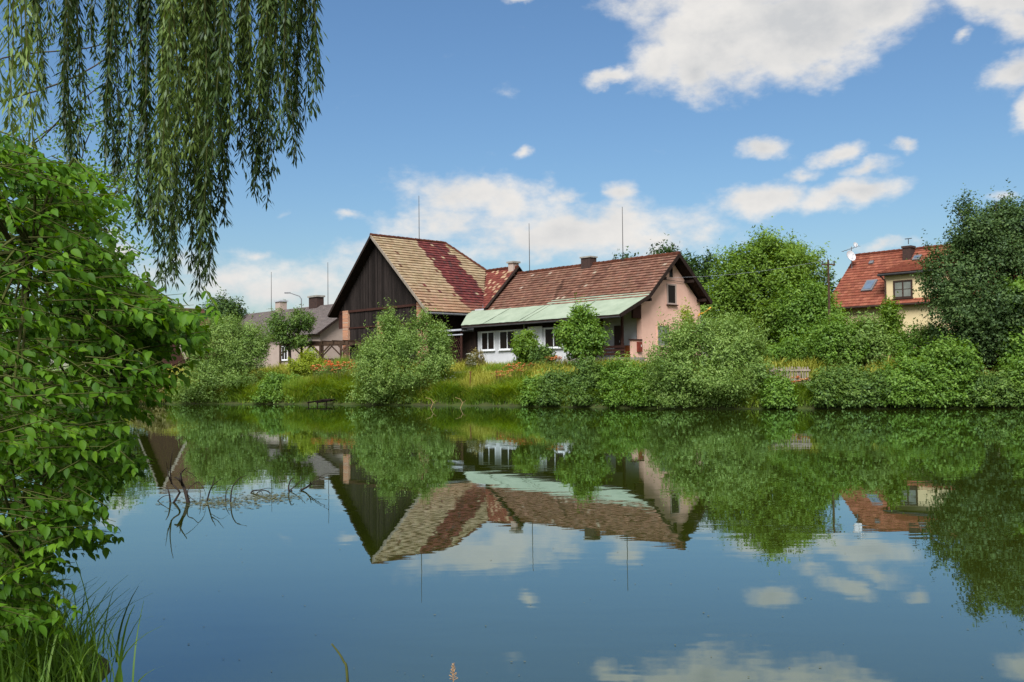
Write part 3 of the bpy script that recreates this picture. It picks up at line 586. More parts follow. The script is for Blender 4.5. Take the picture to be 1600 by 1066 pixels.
# ------------------------------------------------------------------ grey-roofed house to the left
c_ = atY(497, 521, 80.0); F2 = Frame(c_+4.4*Frame((0, 0)).w); EZ = c_[2]
rz2 = F2.on(505, 477, b=0)[2]; SGr = (rz2-EZ)/4.4; LA = F2.on(385, 490, b=0)[0]
gh = Bld(F2, 8, 0, 2.2, 'grey_roofed_house', 'low house with grey slate roof and beige gable behind the pergola', 'house')
mb = MB(); mb.prism([(0, 0, rz2), (-4.4, 0, EZ), (-4.4, 0, EZ-.14), (0, 0, rz2-.16)], (0, LA, 0)); mb.prism([(0.001, 0, rz2), (4.4, 0, EZ), (4.4, 0, EZ-.14), (0.001, 0, rz2-.16)], (0, LA, 0)); gh.part(mb, 'roof', 'wood_dark')
hh = math.hypot(1, SGr); mb = MB()
tiles(mb, (-4.45, 0, EZ-.04), (0, 1, 0), np.array([1, 0, SGr])/hh, [(-.05, 0), (LA, 0), (LA, 4.45*hh), (-.05, 4.45*hh)], .26, .3, lambda x, s, k: vary((1, 1, 1), .22), .02); gh.part(mb, 'roof_slates', 'slate', kind='stuff')
mb = MB(); mb.prism([(-4.0, .4, 1.5), (-4.0, .4, EZ+.1), (0, .4, rz2-.15), (4.0, .4, EZ+.1), (4.0, .4, 1.5)], (0, .3, 0)); gh.part(mb, 'gable_wall', 'plaster_beige')
mb = MB(); mb.box(-4.0, -3.7, .7, LA-.3, 1.5, EZ+.2); fwall = gh.part(mb, 'front_wall', 'plaster_beige')
for (p0, w_, t_, m_, cp) in ((439.5, 1.0, 472, 'plaster_beige', 'metal_pale'), (494.5, 1.5, 465, 'brick_dark', 'concrete')):
    aa, bb, zz = F2.on(p0, t_, b=0); mb = MB(); mb.box(-.4, .35, aa-w_/2, aa+w_/2, rz2-.8, zz); k_ = gh.part(mb, 'chimney', m_); mb = MB(); mb.box(-.5, .45, aa-w_/2-.1, aa+w_/2+.1, zz+.002, zz+.16); gh.part(mb, 'chimney_cap', cp, k_)
for px, yb, yt in ((424, 484, 425), (512.5, 476, 410)):
    aa, bb, zz = F2.on(px, yb, b=0); zt = F2.on(px, yt, b=0)[2]; mb = MB(); mb.tube([(0, aa, rz2-.1), (0, aa, zt)], [.035, .02], 5); gh.part(mb, 'lightning_rod', 'metal_dark')
mb = MB(); mb.bar((-4.5, -.06, EZ-.1), (0, -.06, rz2-.06), .2, .05, (0, 1, 0)); gh.part(mb, 'rake_board', 'wood_dark')
aa = F2.on(486, 537, b=-4.02)[0]; zz = F2.on(486, 537, b=-4.02)[2]
mb = MB(); mb.prism([(-4.06, aa+.45*math.cos(t), zz-.4+.75*max(0, math.sin(t)) if 0 < t < math.pi else zz-.9) for t in np.linspace(0, math.pi, 9)], (.055, 0, 0)); gh.part(mb, 'arched_window', 'glass_curtain')
window(gh, 'b', -4.0, 6.0, 7.1, 3.0, 4.3, 2, 1, 'paint_white', 'glass_dark', 'paint_white')

# ------------------------------------------------------------------ brown-roofed building hidden behind the near shrub (seen in the water)
c5 = atY(292, 561, 62.0); F5 = Frame(c5); z5 = c5[2]; r5 = z5+.885*4.2
bh = Bld(F5, 4, 2, 1.8, 'brown_boarded_shed', 'brown boarded gable shed with pale verge behind the left-hand leaves', 'shed')
mb = MB(); mb.prism([(0, 4.2, r5), (0, 0, z5), (0, 0, z5-.14), (0, 4.2, r5-.16)], (3.0, 0, 0)); mb.prism([(0, 4.201, r5), (0, 8.4, z5), (0, 8.4, z5-.14), (0, 4.201, r5-.16)], (3.0, 0, 0)); bh.part(mb, 'roof', 'wood_dark')
h5 = math.hypot(1, .885); mb = MB(); tiles(mb, (0, -.04, z5-.03), (1, 0, 0), np.array([0, 1, .885])/h5, [(-.04, 0), (3.0, 0), (3.0, 4.2*h5), (-.04, 4.2*h5)], .3, .3, lambda x, s, k: vary(rgb(104, 76, 60), .15), .03); bh.part(mb, 'roof_tiles', 'tile', kind='stuff')
mb = MB(); mb.prism([(.5, .5, 1.0), (.5, .5, z5+.2), (.5, 4.2, r5-.25), (.5, 7.9, z5+.2), (.5, 7.9, 1.0)], (.2, 0, 0)); bh.part(mb, 'wall_core', 'wood_dark')
for i in range(30):
    a0 = .5+i*.245; tp_ = r5-.885*abs(a0+.11-4.2)-.3
    if tp_ > 1.4: mb = MB(); mb.box(.45, .498, a0, a0+.22, 1.0, tp_); bh.part(mb, 'board', 'wood_brown')
mb = MB(); mb.box(.7, 2.8, .5, .7, 1.0, z5+.2); bh.part(mb, 'side_wall', 'plaster_beige')
for a_, z_ in ((-.05, z5-.06), (8.45, z5-.06)):
    mb = MB(); mb.bar((-.06, a_, z_), (-.06, 4.2, r5-.04), .2, .05, (1, 0, 0)); bh.part(mb, 'verge_board', 'wood_grey')

# ------------------------------------------------------------------ red-roofed house on the right
F3 = Frame(atY(1392, 394, 69.0)); r3 = atY(1392, 394, 69.0)[2]; aL = F3.on(1338, 400, b=0)[0]; aR = aL-13.0; B3 = 4.9; S3 = .86
e3 = r3-B3*S3
rh = Bld(F3, aL-6, 0, 2.2, 'red_roofed_house', 'cream house with bright red tiled roof, skylights and satellite dish', 'house')
mb = MB(); mb.prism([(0, aR, r3), (-B3, aR, e3), (-B3, aR, e3-.16), (0, aR, r3-.18)], (0, aL-aR, 0)); mb.prism([(0.001, aR, r3), (B3, aR, e3), (B3, aR, e3-.16), (0.001, aR, r3-.18)], (0, aL-aR, 0)); rf = rh.part(mb, 'roof', 'wood_brown')
h3 = math.hypot(1, S3); mb = MB()
RR = [rgb(160, 96, 74), rgb(152, 88, 68), rgb(166, 102, 80), rgb(146, 84, 66)]
tiles(mb, (-B3-.05, 0, e3-.04), (0, 1, 0), np.array([1, 0, S3])/h3, [(aR, 0), (aL+.06, 0), (aL+.06, (B3+.05)*h3), (aR, (B3+.05)*h3)], .33, .28, lambda x, s, k: vary(random.choice(RR), .12), .045); rh.part(mb, 'roof_tiles', 'tile', kind='stuff')
ridge_caps(rh, (0, aR, r3+.03), (0, aL+.05, r3+.03), col=(1.3, .85, .7))
mb = MB(); mb.box(-B3+.5, -B3+.8, aR+.3, aL-.4, 1.6, e3+.35); rh.part(mb, 'front_wall', 'plaster_cream')
mb = MB(); mb.prism([(-B3+.5, aL-.4, 1.6), (-B3+.5, aL-.4, e3+.3), (0, aL-.4, r3-.25), (B3-.5, aL-.4, e3+.3), (B3-.5, aL-.4, 1.6)], (0, -.3, 0)); rh.part(mb, 'gable_wall', 'plaster_cream')
mb = MB(); mb.prism([(-B3+.5, aR+.4, 1.6), (-B3+.5, aR+.4, e3+.3), (0, aR+.4, r3-.25), (B3-.5, aR+.4, e3+.3), (B3-.5, aR+.4, 1.6)], (0, .3, 0)); rh.part(mb, 'gable_wall', 'plaster_cream')
mb = MB(); mb.tube([(-B3-.08, aL, e3-.1), (-B3-.08, aR, e3-.1)], .08, 7); rh.part(mb, 'gutter', 'frame_brown')
# wall dormer
DB = -B3+.3; aD = F3.on(1382, 450, b=DB)[0]; zD = F3.on(1384, 431, b=DB)[2]; aD2 = aD-4.2
mb = MB(); mb.box(DB, -.9, aD2, aD, 1.6, zD); dm = rh.part(mb, 'dormer', 'plaster_cream')
mb = MB(); mb.prism([(DB-.3, aD+.3, zD+.02), (-.6, aD+.3, zD+1.15), (-.6, aD2-.3, zD+1.15), (DB-.3, aD2-.3, zD+.02)], (0, 0, .14)); rh.part(mb, 'dormer_roof', 'frame_brown', dm)
hd = math.hypot(-.6-DB+.3, 1.13); mb = MB(); tiles(mb, (DB-.34, 0, zD+.16), (0, 1, 0), np.array([-.6-DB+.3, 0, 1.13])/hd, [(aD2-.3, 0), (aD+.33, 0), (aD+.33, hd), (aD2-.3, hd)], .33, .28, lambda x, s, k: vary(random.choice(RR), .12), .045); rh.part(mb, 'dormer_tiles', 'tile', dm, kind='stuff')
mb = MB(); mb.tube([(DB-.32, aD+.32, zD+.04), (DB-.32, aD2-.3, zD+.04)], .09, 7); rh.part(mb, 'dormer_gutter', 'metal_dark', dm)
mb = MB(); mb.tube([(DB-.32, aD+.15, zD), (DB-.1, aD-.12, zD-.4), (DB-.1, aD-.12, 2.2)], .06, 7); rh.part(mb, 'downpipe', 'frame_brown', dm)
w0 = F3.on(1396, 450, b=DB)[0]; w1 = F3.on(1426, 450, b=DB)[0]; wz1 = F3.on(1410, 438, b=DB)[2]; wz0 = F3.on(1410, 466, b=DB)[2]
window(rh, 'b', DB, w1, w0, wz0, wz1, 2, 2, 'frame_brown', 'glass_curtain', 'frame_brown', fw=.11)
def roofrect(px0, px1, pyb, pyt, name='skylight'):
    n_ = (0, -S3, 1); c = r3
    pl = F3.plane((px0+px1)/2, pyb, n_, c); ph = F3.plane((px0+px1)/2, pyt, n_, c); al = F3.plane(px0, (pyb+pyt)/2, n_, c)[0]; ar = F3.plane(px1, (pyb+pyt)/2, n_, c)[0]
    a0, a1 = sorted((al, ar)); b0, b1 = sorted((pl[1], ph[1])); up = np.array([-S3, 0, 1])/h3
    P = lambda b_, a_, o: np.array([b_, a_, r3+S3*b_])+up*o
    m_ = MB(); m_.hexa([P(b0, a0, 0), P(b1, a0, 0), P(b1, a1, 0), P(b0, a1, 0), P(b0, a0, .16), P(b1, a0, .16), P(b1, a1, .16), P(b0, a1, .16)]); k = rh.part(m_, name, 'metal_grey', rf)
    g = .12; m_ = MB(); m_.hexa([P(b0+g, a0+g, .162), P(b1-g, a0+g, .162), P(b1-g, a1-g, .162), P(b0+g, a1-g, .162), P(b0+g, a0+g, .18), P(b1-g, a0+g, .18), P(b1-g, a1-g, .18), P(b0+g, a1-g, .18)]); k2 = rh.part(m_, 'skylight_pane', 'glass_sky', rf)
roofrect(1351, 1367, 456, 440); roofrect(1428, 1439, 408, 401); roofrect(1359, 1365, 414, 410, 'roof_vent')
ac, bc, zc = F3.on(1420, 386, b=-.6); mb = MB(); mb.box(-1.0, -.3, ac-.3, ac+.3, r3-1.2, zc-.1); ch = rh.part(mb, 'chimney', 'brick_dark'); mb = MB(); mb.box(-1.05, -.25, ac-.36, ac+.36, zc-.098, zc+.05); rh.part(mb, 'chimney_cap', 'brick_dark', ch)
mb = MB(); mb.tube([(-.65, ac, zc+.2), (-.65, ac, zc+.6)], .03, 5); mb.bar((-.65, ac-.25, zc+.6), (-.65, ac+.25, zc+.6), .05, .05); rh.part(mb, 'chimney_cowl', 'metal_dark', ch)
# dish and mast near the left ridge end
am, bm, zm_ = F3.on(1327, 420, b=-1.2); am = aL-.55
pt = F3.on(1329, 401, b=-1.5); pm = pt
mb = MB(); mb.tube([(-1.35, pt[0], r3-1.4*S3), (-1.35, pt[0], F3.on(1327, 386, b=-1.35)[2])], .035, 6); ms = rh.part(mb, 'aerial_mast', 'metal_grey')
zt = F3.on(1327, 390, b=-1.35)[2]; mb = MB(); mb.tube([(-1.35, pt[0]+.75, zt-.1), (-1.35, pt[0]-.6, zt+.2)], .02, 5)
for q in np.linspace(-.6, .7, 6): mb.bar((-1.55, pt[0]+q, zt+.05-q*.2), (-1.15, pt[0]+q, zt+.05-q*.2), .02, .02)
rh.part(mb, 'aerial', 'metal_grey', ms)
def dish(cx, cy, cz, r_, name):
    fw_ = np.array([-.35, -1.0, .35]); fw_ /= np.linalg.norm(fw_); sx = np.cross(fw_, (0, 0, 1)); sx /= np.linalg.norm(sx); uy = np.cross(sx, fw_); vs = []; fs = []; n = 16; K = 4
    c = np.array([cx, cy, cz])
    for sidec in (0, .02):
        for i in range(K+1):
            for k in range(n):
                t = 2*math.pi*k/n; q = r_*i/K; vs.append(c+sx*q*math.cos(t)+uy*q*math.sin(t)+fw_*(.35*q*q/r_-sidec))
    for s_ in range(2):
        o = s_*(K+1)*n; fs += [(o+i*n+k, o+i*n+(k+1) % n, o+(i+1)*n+(k+1) % n, o+(i+1)*n+k) for i in range(K) for k in range(n)]
    m_ = MB(); m_.add(vs, fs); m_.tube([c-uy*r_*.8, c+fw_*r_*.9], .015, 5); m_.box(*[v for q in range(3) for v in ((c+fw_*r_*.9)[q]-.05, (c+fw_*r_*.9)[q]+.05)]); return rh.part(m_, name, 'plaster_white', ms)
dish(-1.6, pt[0], pt[2], .42, 'satellite_dish'); p2_ = F3.on(1336, 383, b=-1.4); dish(-1.4, p2_[0], p2_[2], .2, 'small_dish')

# ------------------------------------------------------------------ poles, lamp, wires, pergola, fences
def upole(px, ytop, Y, name, label, arm=True):
    p = atY(px, ytop, Y); z0 = gz(p[0], p[1]); t = thing(name, label, 'pole', (p[0], p[1], z0))
    h_ = p[2]-z0; m_ = MB(); m_.tube([(0, 0, -.3), (0, 0, h_)], [.09, .06], 8); m_.build('pole_shaft', 'wood_pergola', t)
    m_ = MB(); m_.bar((-.42, 0, h_-.3), (.42, 0, h_-.3), .07, .08); m_.build('crossarm', 'wood_pergola', t)
    for x in (-.36, 0, .36):
        m_ = MB(); m_.lathe([(.02, 0), (.05, .04), (.035, .09), (.055, .14), (.02, .2)], (x, 0, h_-.26), 8); m_.build('insulator', 'metal_dark', t)
    return np.array([p[0], p[1], z0+h_])
pt1 = upole(1294, 406, 57, 'utility_pole', 'wooden utility pole with crossarm left of the red-roofed house')
pt0 = upole(378, 480, 100, 'utility_pole', 'dark utility pole at the left end of the grey slate roof')
wa_ = F1.world(.4, -1.1, 7.0); m_ = MB()
ptsw = [wa_+(pt1-wa_)*t-np.array([0, 0, .25*math.sin(math.pi*t)]) for t in np.linspace(0, 1, 14)]; m_.tube(ptsw, .004, 4); tag(m_.build('overhead_wire', 'metal_pale'), 'thin pale overhead wire from the pink gable to the utility pole', 'wire')
p = atY(471, 463, 96.0); z0 = gz(p[0], p[1]); lt = thing('street_lamp', 'slender street lamp rising behind the grey slate roof', 'street lamp', (p[0], p[1], z0)); h_ = p[2]-z0
m_ = MB(); m_.tube([(0, 0, 0), (0, 0, h_-.3), (-.2, 0, h_), (-1.2, 0, h_+.35)], [.07, .05, .045, .04], 7); m_.build('lamp_post', 'metal_grey', lt); m_ = MB(); m_.box(-1.75, -1.15, -.1, .1, h_+.3, h_+.42); m_.build('lamp_head', 'metal_grey', lt)
# pergola
q0 = atY(437, 539, 69); q1 = atY(545, 535.5, 65.5); dq = (q1-q0); nrm = np.array([-dq[1], dq[0], 0]); nrm /= np.linalg.norm(nrm)
pg = thing('pergola', 'weathered timber pergola frame beside the barn', 'pergola', (q0[0], q0[1], gz(q0[0], q0[1])))
pgo = np.array(pg.location)
for off in (0, 1):
    o_ = nrm*2.2*off
    m_ = MB(); m_.bar(q0+o_-pgo, q1+o_-pgo, .12, .2); m_.build('beam', 'wood_pergola', pg)
    for t in (0.01, .33, .6, .98):
        b_ = q0+dq*t+o_; g0 = gz(b_[0], b_[1]); m_ = MB(); m_.box(b_[0]-.07-pgo[0], b_[0]+.07-pgo[0], b_[1]-.07-pgo[1], b_[1]+.07-pgo[1], g0-.2-pgo[2], b_[2]-.1-pgo[2]); m_.build('post', 'wood_pergola', pg)
        for sg in (-1, 1):
            tt = t+sg*.14
            if 0 < tt < 1:
                e_ = q0+dq*tt+o_-pgo; f_ = b_-pgo-np.array([0, 0, .85]); m_ = MB(); m_.bar(f_, e_-np.array([0, 0, .1]), .07, .08); m_.build('brace', 'wood_pergola', pg)
for t in np.linspace(.05, .95, 7):
    m_ = MB(); a_ = q0+dq*t-pgo-nrm*.25+np.array([0, 0, .15]); m_.bar(a_, a_+nrm*2.7, .07, .1); m_.build('rafter', 'wood_pergola', pg)
def fence(px0, px1, yt, yb, Y0, Y1, n, m_, name, label, gap=.35, rails=2):
    A = atY(px0, yt, Y0); B = atY(px1, yt, Y1); Ab = atY(px0, yb, Y0); h_ = A[2]-Ab[2]; d = B-A; L = np.linalg.norm(d[:2]); t = thing(name, label, 'fence', (A[0], A[1], Ab[2]), math.atan2(d[1], d[0])); pw = L/n
    for i in range(n):
        j = random.uniform(-.03, .03); x0 = i*pw+pw*gap/2; x1 = (i+1)*pw-pw*gap/2; xm = (x0+x1)/2
        k = MB(); k.prism([(x0, -.012, -.1), (x1, -.012, -.1), (x1, -.012, h_-.05+j), (xm, -.012, h_+j), (x0, -.012, h_-.05+j)], (0, .024, 0)); k.build('picket', m_, t)
    for z_ in ([.25*h_, .78*h_] if rails == 2 else [.5*h_]):
        k = MB(); k.box(-.05, L+.05, -.06, -.014, z_-.04, z_+.04); k.build('rail', m_, t)
    for x in np.arange(0, L+.1, max(1.2, L/3)):
        k = MB(); k.box(x-.05, x+.05, .013, .11, -.4, h_-.02); k.build('post', m_, t)
    return t
fence(1203, 1264, 573, 601, 40.3, 40.0, 15, MATS['wood_grey'], 'picket_fence', 'weathered grey picket fence among the shrubs', .4)
fence(500, 546, 560, 582, 66.5, 66.2, 16, MATS['wood_brown'], 'board_fence', 'dark brown board fence under the pergola beside the barn', .12)
def small(name, label, cat, px, pyb, Y): 
    p = atY(px, pyb, Y); return thing(name, label, cat, (p[0], p[1], gz(p[0], p[1])))
t = small('rusty_post', 'thin rusty iron post standing in the bank grass', 'post', 734, 610, 47.2); m_ = MB(); m_.bar((0, 0, -.2), (.04, 0, 1.0), .05, .05); m_.build('post_shaft', 'rust', t); m_ = MB(); m_.box(-.03, .10, -.03, .03, .97, 1.02); m_.build('post_cap', 'rust', t)
t = small('rusty_post', 'short dark stake beside the yellow flowers on the bank', 'post', 777, 606, 47.6); m_ = MB(); m_.bar((0, 0, -.2), (-.02, 0, .75), .05, .05); m_.build('post_shaft', 'rust', t); m_ = MB(); m_.box(-.06, .02, -.03, .03, .74, .78); m_.build('post_cap', 'rust', t)
t = small('concrete_steps', 'pale concrete garden steps half hidden by the central willow shrub', 'steps', 722, 590, 50.2)
for i in range(3):
    m_ = MB(); m_.box(-.5, .45+random.uniform(-.05, .05), i*.4, i*.4+.45, -.3+i*.01, .10+i*.16); m_.build('step', 'concrete', t)
# landing stage
ja = atZ(494.5, 634, .0); jb = atZ(540, 631.5, 0); ja = np.array([ja[0], ja[1], .16]); jb = np.array([jb[0], jb[1]+1.0, .30]); dj = jb-ja; nj = np.array([-dj[1], dj[0], 0]); nj /= np.linalg.norm(nj)
js = thing('landing_stage', 'small wooden landing stage at the water below the orange lilies', 'landing stage', (ja[0], ja[1], 0)); jo = np.array(js.location)
for o in (0, .55):
    m_ = MB(); m_.bar(ja+nj*o-jo, jb+nj*o-jo, .06, .07); m_.build('rail', 'wood_dark', js)
    for tt in (.03, .3, .6, .95):
        q = ja+dj*tt+nj*o-jo; m_ = MB(); m_.tube([q+np.array([0, 0, .05]), (q[0], q[1], -.7)], .03, 6); m_.build('pile', 'wood_dark', js)
for tt in np.linspace(.42, .98, 6):
    q = ja+dj*tt-jo+np.array([0, 0, .055]); m_ = MB(); m_.bar(q-nj*.04, q+nj*.6, .12, .03); m_.build('plank', 'wood_dark', js)
pl_ = atZ(204, 629, 0); lp = thing('landing_stage', 'dark plank stage at the bank behind the left-hand leaves', 'landing stage', (pl_[0], pl_[1], 0))
for i in range(4):
    m_ = MB(); m_.box(-.8, .7, i*.24, i*.24+.2, .28, .33); m_.build('plank', 'wood_dark', lp)
for x in (-.7, .6):
    m_ = MB(); m_.tube([(x, .1, .28), (x, .1, -.8)], .05, 6); m_.build('pile', 'wood_dark', lp)

# ------------------------------------------------------------------ foliage
def unit(v): return v/(np.linalg.norm(v, axis=-1, keepdims=True)+1e-9)
def leaves_mesh(P, D, Nn, Ls, Ws, fold=.15):
    """diamond leaves: base points P, directions D, rough normals Nn -> (V, Q)"""
    D = unit(D); S = unit(np.cross(D, Nn)); U = np.cross(S, D); Ls = Ls[:, None]; Ws = Ws[:, None]
    V = np.stack([P, P+D*Ls*.45+S*Ws*.5+U*Ws*fold, P+D*Ls, P+D*Ls*.45-S*Ws*.5+U*Ws*fold], 1).reshape(-1, 3)
    n = len(P); Q = (np.arange(n)*4)[:, None]+np.array([0, 1, 2, 3]); return V, Q
def crown(lobes, n_cl, per, leaf, wid, cl_len, upb=.35, spread=.22, shell=.5, vary_c=.22, bias=.5, zmin=None, droop=0.0, low=-.35, shoot=.06):
    """lobes: (cx,cy,cz,rx,ry,rz) local; returns V,Q,v"""
    L0 = np.array(lobes, float); L = []; br = []
    vol = (L0[:, 3]*L0[:, 4]*L0[:, 5])**(1/3)
    for l, vv_ in zip(L0, vol/vol.max()):
        L.append(np.r_[l[:3], l[3:]*.72]); br.append(0)
        for _ in range(int(4+7*vv_)):
            d = unit(rng.normal(size=3)); d[2] = d[2] if d[2] > low else -d[2]*.5
            L.append(np.r_[l[:3]+d*l[3:]*rng.uniform(.5, .8), l[3:]*rng.uniform(.26, .46)*np.array([1, 1, rng.uniform(.8, 1.25)])]); br.append(rng.normal(0, .8))
    L = np.array(L); br = np.array(br); wgt = (L[:, 3]*L[:, 4]*L[:, 5])**.62; ch = rng.choice(len(L), n_cl, p=wgt/wgt.sum()); Lc = L[ch]
    d = unit(rng.normal(size=(n_cl, 3)))
    r = shell+(1-shell)*rng.random(n_cl)**.6; r *= 1+rng.normal(0, .05, n_cl)
    C = Lc[:, :3]+d*r[:, None]*Lc[:, 3:]
    s = unit(d*.75+np.array([0, 0, upb-droop])+rng.normal(0, .3, (n_cl, 3)))
    clen = cl_len*rng.uniform(.6, 1.4, n_cl); cb = rng.normal(0, .7, n_cl)+br[ch]
    sh = (rng.random(n_cl) < shoot) & (d[:, 2] > 0); clen = np.where(sh, clen*2.1, clen); s = np.where(sh[:, None], unit(s*.4+np.array([0, 0, 1.0])), s)
    C = np.repeat(C, per, 0); s_ = np.repeat(s, per, 0); cl = np.repeat(clen, per)[:, None]; n = len(C); tt = rng.random(n)[:, None]
    P = C+s_*cl*(tt-.4)+rng.normal(0, 1, (n, 3))*np.minimum(cl, cl_len)*spread*(1.1-.75*tt)
    Nn = unit(np.repeat(d, per, 0)*.9+np.array([0, 0, .65])+rng.normal(0, .42, (n, 3))); D = s_*.45+rng.normal(0, .6, (n, 3))+np.array([0, 0, -.05-droop]); D = unit(D-Nn*(D*Nn).sum(1)[:, None]*.85)
    Ls = leaf*rng.uniform(.7, 1.3, n); Ws = wid*rng.uniform(.7, 1.3, n)
    v = np.clip(bias+np.repeat(cb, per)*vary_c*.55+rng.normal(0, vary_c*.7, n)+.12*(tt[:, 0]-.4), .02, .98)
    if zmin is not None:
        k = P[:, 2] > zmin; P, D, Nn, Ls, Ws, v = P[k], D[k], Nn[k], Ls[k], Ws[k], v[k]
    V, Q = leaves_mesh(P, D, Nn, Ls, Ws); return V, Q, v
def limbs(mb, base, tips, r0, n=6, wob=.12):
    for tp in tips:
        tp = np.array(tp, float); b = np.array(base, float); k = 6; pts = []
        for i in range(k+1):
            t = i/k; p = b+(tp-b)*np.array([t**1.25, t**1.25, t**.85]); p += rng.normal(0, wob, 3)*math.sin(math.pi*t); pts.append(p)
        mb.tube(pts, [r0*(1-.85*i/k) for i in range(k+1)], n)
def shoreY(px): return float(np.interp(px, [-200, 0, 200, 300, 500, 640, 800, 960, 1100, 1260, 1500, 1700], [58.5, 57.5, 56, 54.4, 50.7, 47.8, 44.7, 41.6, 39.3, 38.1, 37.3, 37]))
PLACED = []
def plant(name, label, cat, px, Y, ytop, hw, lf, lobes=None, n=900, per=12, leaf=.14, wid=.055, cl=.6, trunk=False, upb=.35, spread=.22, shell=.45, bias=.5, depth=.85, group=None, vc=.22, stems=7, low=-1.0, tr=.1, droop=0.0, shoot=.06, skirt=False):
    """a shrub or tree: px centre, half width in px, top row, at distance Y; lobes are in units of half width / height"""
    p = atY(px, ytop, Y); z0 = gz(p[0], p[1]); H = max(p[2]-z0, .45); Wd = hw*Y/FOC
    t = thing(name, label, cat, (p[0], p[1], z0), 0, group)
    if lobes is None: lobes = [(0, 0, .5, .95, .5, .5), (-.45, 0, .36, .5, .5, .36), (.45, 0, .38, .52, .5, .38), (.1, -.1, .68, .5, .4, .32)]
    LL = [(cx*Wd, cy*Wd*depth, cz*H, rx*Wd, ry*Wd*depth*1.6, rz*H) for cx, cy, cz, rx, ry, rz in lobes]
    if skirt:
        e = max(.1, float(shore_sd(np.array([[p[0], p[1]]]))[0])); LL += [(sx*Wd, -e-.05, .38-z0, .5*Wd, .55, .36) for sx in (-.62, 0, .62)]+[(sx*Wd, -e*.45, .6-z0*.6, .55*Wd, .6, .45) for sx in (-.5, .5)]
    V, Q, v = crown(LL, n, per, leaf, wid, cl, upb, spread, shell, vc, bias, -z0+.10, droop, low, shoot)
    mesh_np('foliage' if not trunk else 'crown', V, Q, MATS[lf], t, v=v)
    mb = MB()
    if trunk:
        th = trunk*H; mb.tube([(0, 0, -.3), (.03, 0, th*.5), (0, .05, th), (0, 0, min(H*.75, th+.35*H))], [tr*1.25, tr, tr*.85, tr*.35], 8)
        limbs(mb, (0, 0, th*.85), [(l[0]*.8, l[1]*.8, l[2]+l[5]*.4) for l in LL]+[(l[0]+l[3]*rng.uniform(-.6, .6), l[1]+l[4]*rng.uniform(-.6, .6), l[2]) for l in LL], tr*.5, 6, .1)
        mb.build('trunk', 'bark', t, smooth=True)
    else:
        tips = [(l[0]+l[3]*rng.uniform(-.6, .6), l[1]+l[4]*rng.uniform(-.6, .6), l[2]+l[5]*rng.uniform(.1, .6)) for l in LL for _ in range(max(1, stems//len(LL)))]
        limbs(mb, (0, 0, -.1), tips, .035, 5, .06); mb.build('stems', 'bark', t)
    PLACED.append(name); return t
SY = shoreY
TW = 'tree'; SB = 'shrub'
# background trees
plant('walnut_tree', 'dark walnut tree above the farmhouse roof, left of its neighbours', TW, 985, 84, 395, 40, 'leaf_walnut', [(0, 0, .75, .8, .7, .24), (-.5, 0, .68, .5, .5, .2), (.5, 0, .7, .6, .5, .22)], 420, 16, .34, .16, 1.1, .4, spread=.3, shell=.3, tr=.2)
plant('walnut_tree', 'dark walnut tree behind the ridge beside the pink gable', TW, 1040, 86, 379, 42, 'leaf_walnut', [(0, 0, .78, .7, .7, .22), (-.5, 0, .7, .5, .5, .2), (.5, 0, .7, .55, .5, .2)], 480, 16, .34, .16, 1.1, .4, spread=.3, shell=.3, tr=.2)
plant('walnut_tree', 'open-crowned dark walnut tree just right of the pink gable', TW, 1085, 83, 390, 30, 'leaf_walnut', [(-.4, 0, .8, .5, .5, .16), (.5, 0, .82, .5, .5, .16), (0, 0, .68, .8, .6, .16)], 300, 14, .34, .16, 1.1, .4, spread=.34, shell=.2, tr=.18)
plant('dark_tree', 'small dark tree behind the utility pole', TW, 1277, 88, 402, 34, 'leaf_walnut', None, 380, 14, .34, .16, 1.1, .35, spread=.3, tr=.2)
plant('round_tree', 'round dark tree left of the grey slate roof', TW, 340, 98, 459, 39, 'leaf_walnut', [(0, 0, .62, 1, .8, .38), (-.5, 0, .5, .6, .6, .3), (.5, 0, .48, .6, .6, .3)], 1500, 14, .30, .17, 1.0, .3, spread=.3, tr=.25)
plant('broad_tree', 'broad bright green tree between the pink gable and the red-roofed house', TW, 1195, 64, 372, 108, 'leaf_bright',
      [(0, 0, .80, .40, .5, .2), (-.42, 0, .66, .42, .5, .22), (.45, 0, .68, .45, .5, .22), (-.7, 0, .46, .36, .5, .25), (.66, 0, .42, .32, .5, .26), (0, -.25, .5, .6, .45, .3), (.25, -.3, .7, .3, .3, .16), (0, -.1, .25, .9, .5, .25), (-.05, 0, .94, .16, .3, .08), (.38, 0, .86, .14, .3, .08), (-.3, 0, .84, .14, .3, .09)], 4600, 16, .21, .11, 1.1, .3, spread=.27, shell=.45, tr=.3, low=-1.0, vc=.26)
plant('broad_tree', 'dense green tree filling the gap beside the red-roofed house', TW, 1262, 60, 440, 62, 'leaf_mid', None, 1500, 14, .19, .10, .8, .3, spread=.26, tr=.2, low=-1.0)
plant('garden_tree', 'small dark fruit tree in front of the grey slate roof', TW, 452, 66, 482, 44, 'leaf_dark', [(-.35, 0, .72, .55, .5, .24), (.45, 0, .78, .5, .5, .2), (0, 0, .5, .7, .5, .22)], 700, 12, .16, .08, .6, .3, spread=.26, tr=.12, low=-1.0)
plant('far_tree', 'dark tree on the far bank behind the left-hand leaves', TW, 120, 74, 455, 90, 'leaf_dark', None, 900, 14, .3, .14, 1.0, .3, tr=.25)
plant('far_tree', 'green tree far left, mostly hidden by the near leaves', TW, -60, 70, 430, 110, 'leaf_mid', None, 900, 14, .3, .14, 1.0, .3, tr=.25)
plant('bank_shrub', 'dense green thicket on the far left bank behind the near shrub', SB, -40, SY(0)+2, 540, 120, 'leaf_mid', None, 1100, 12, .2, .1, .6)
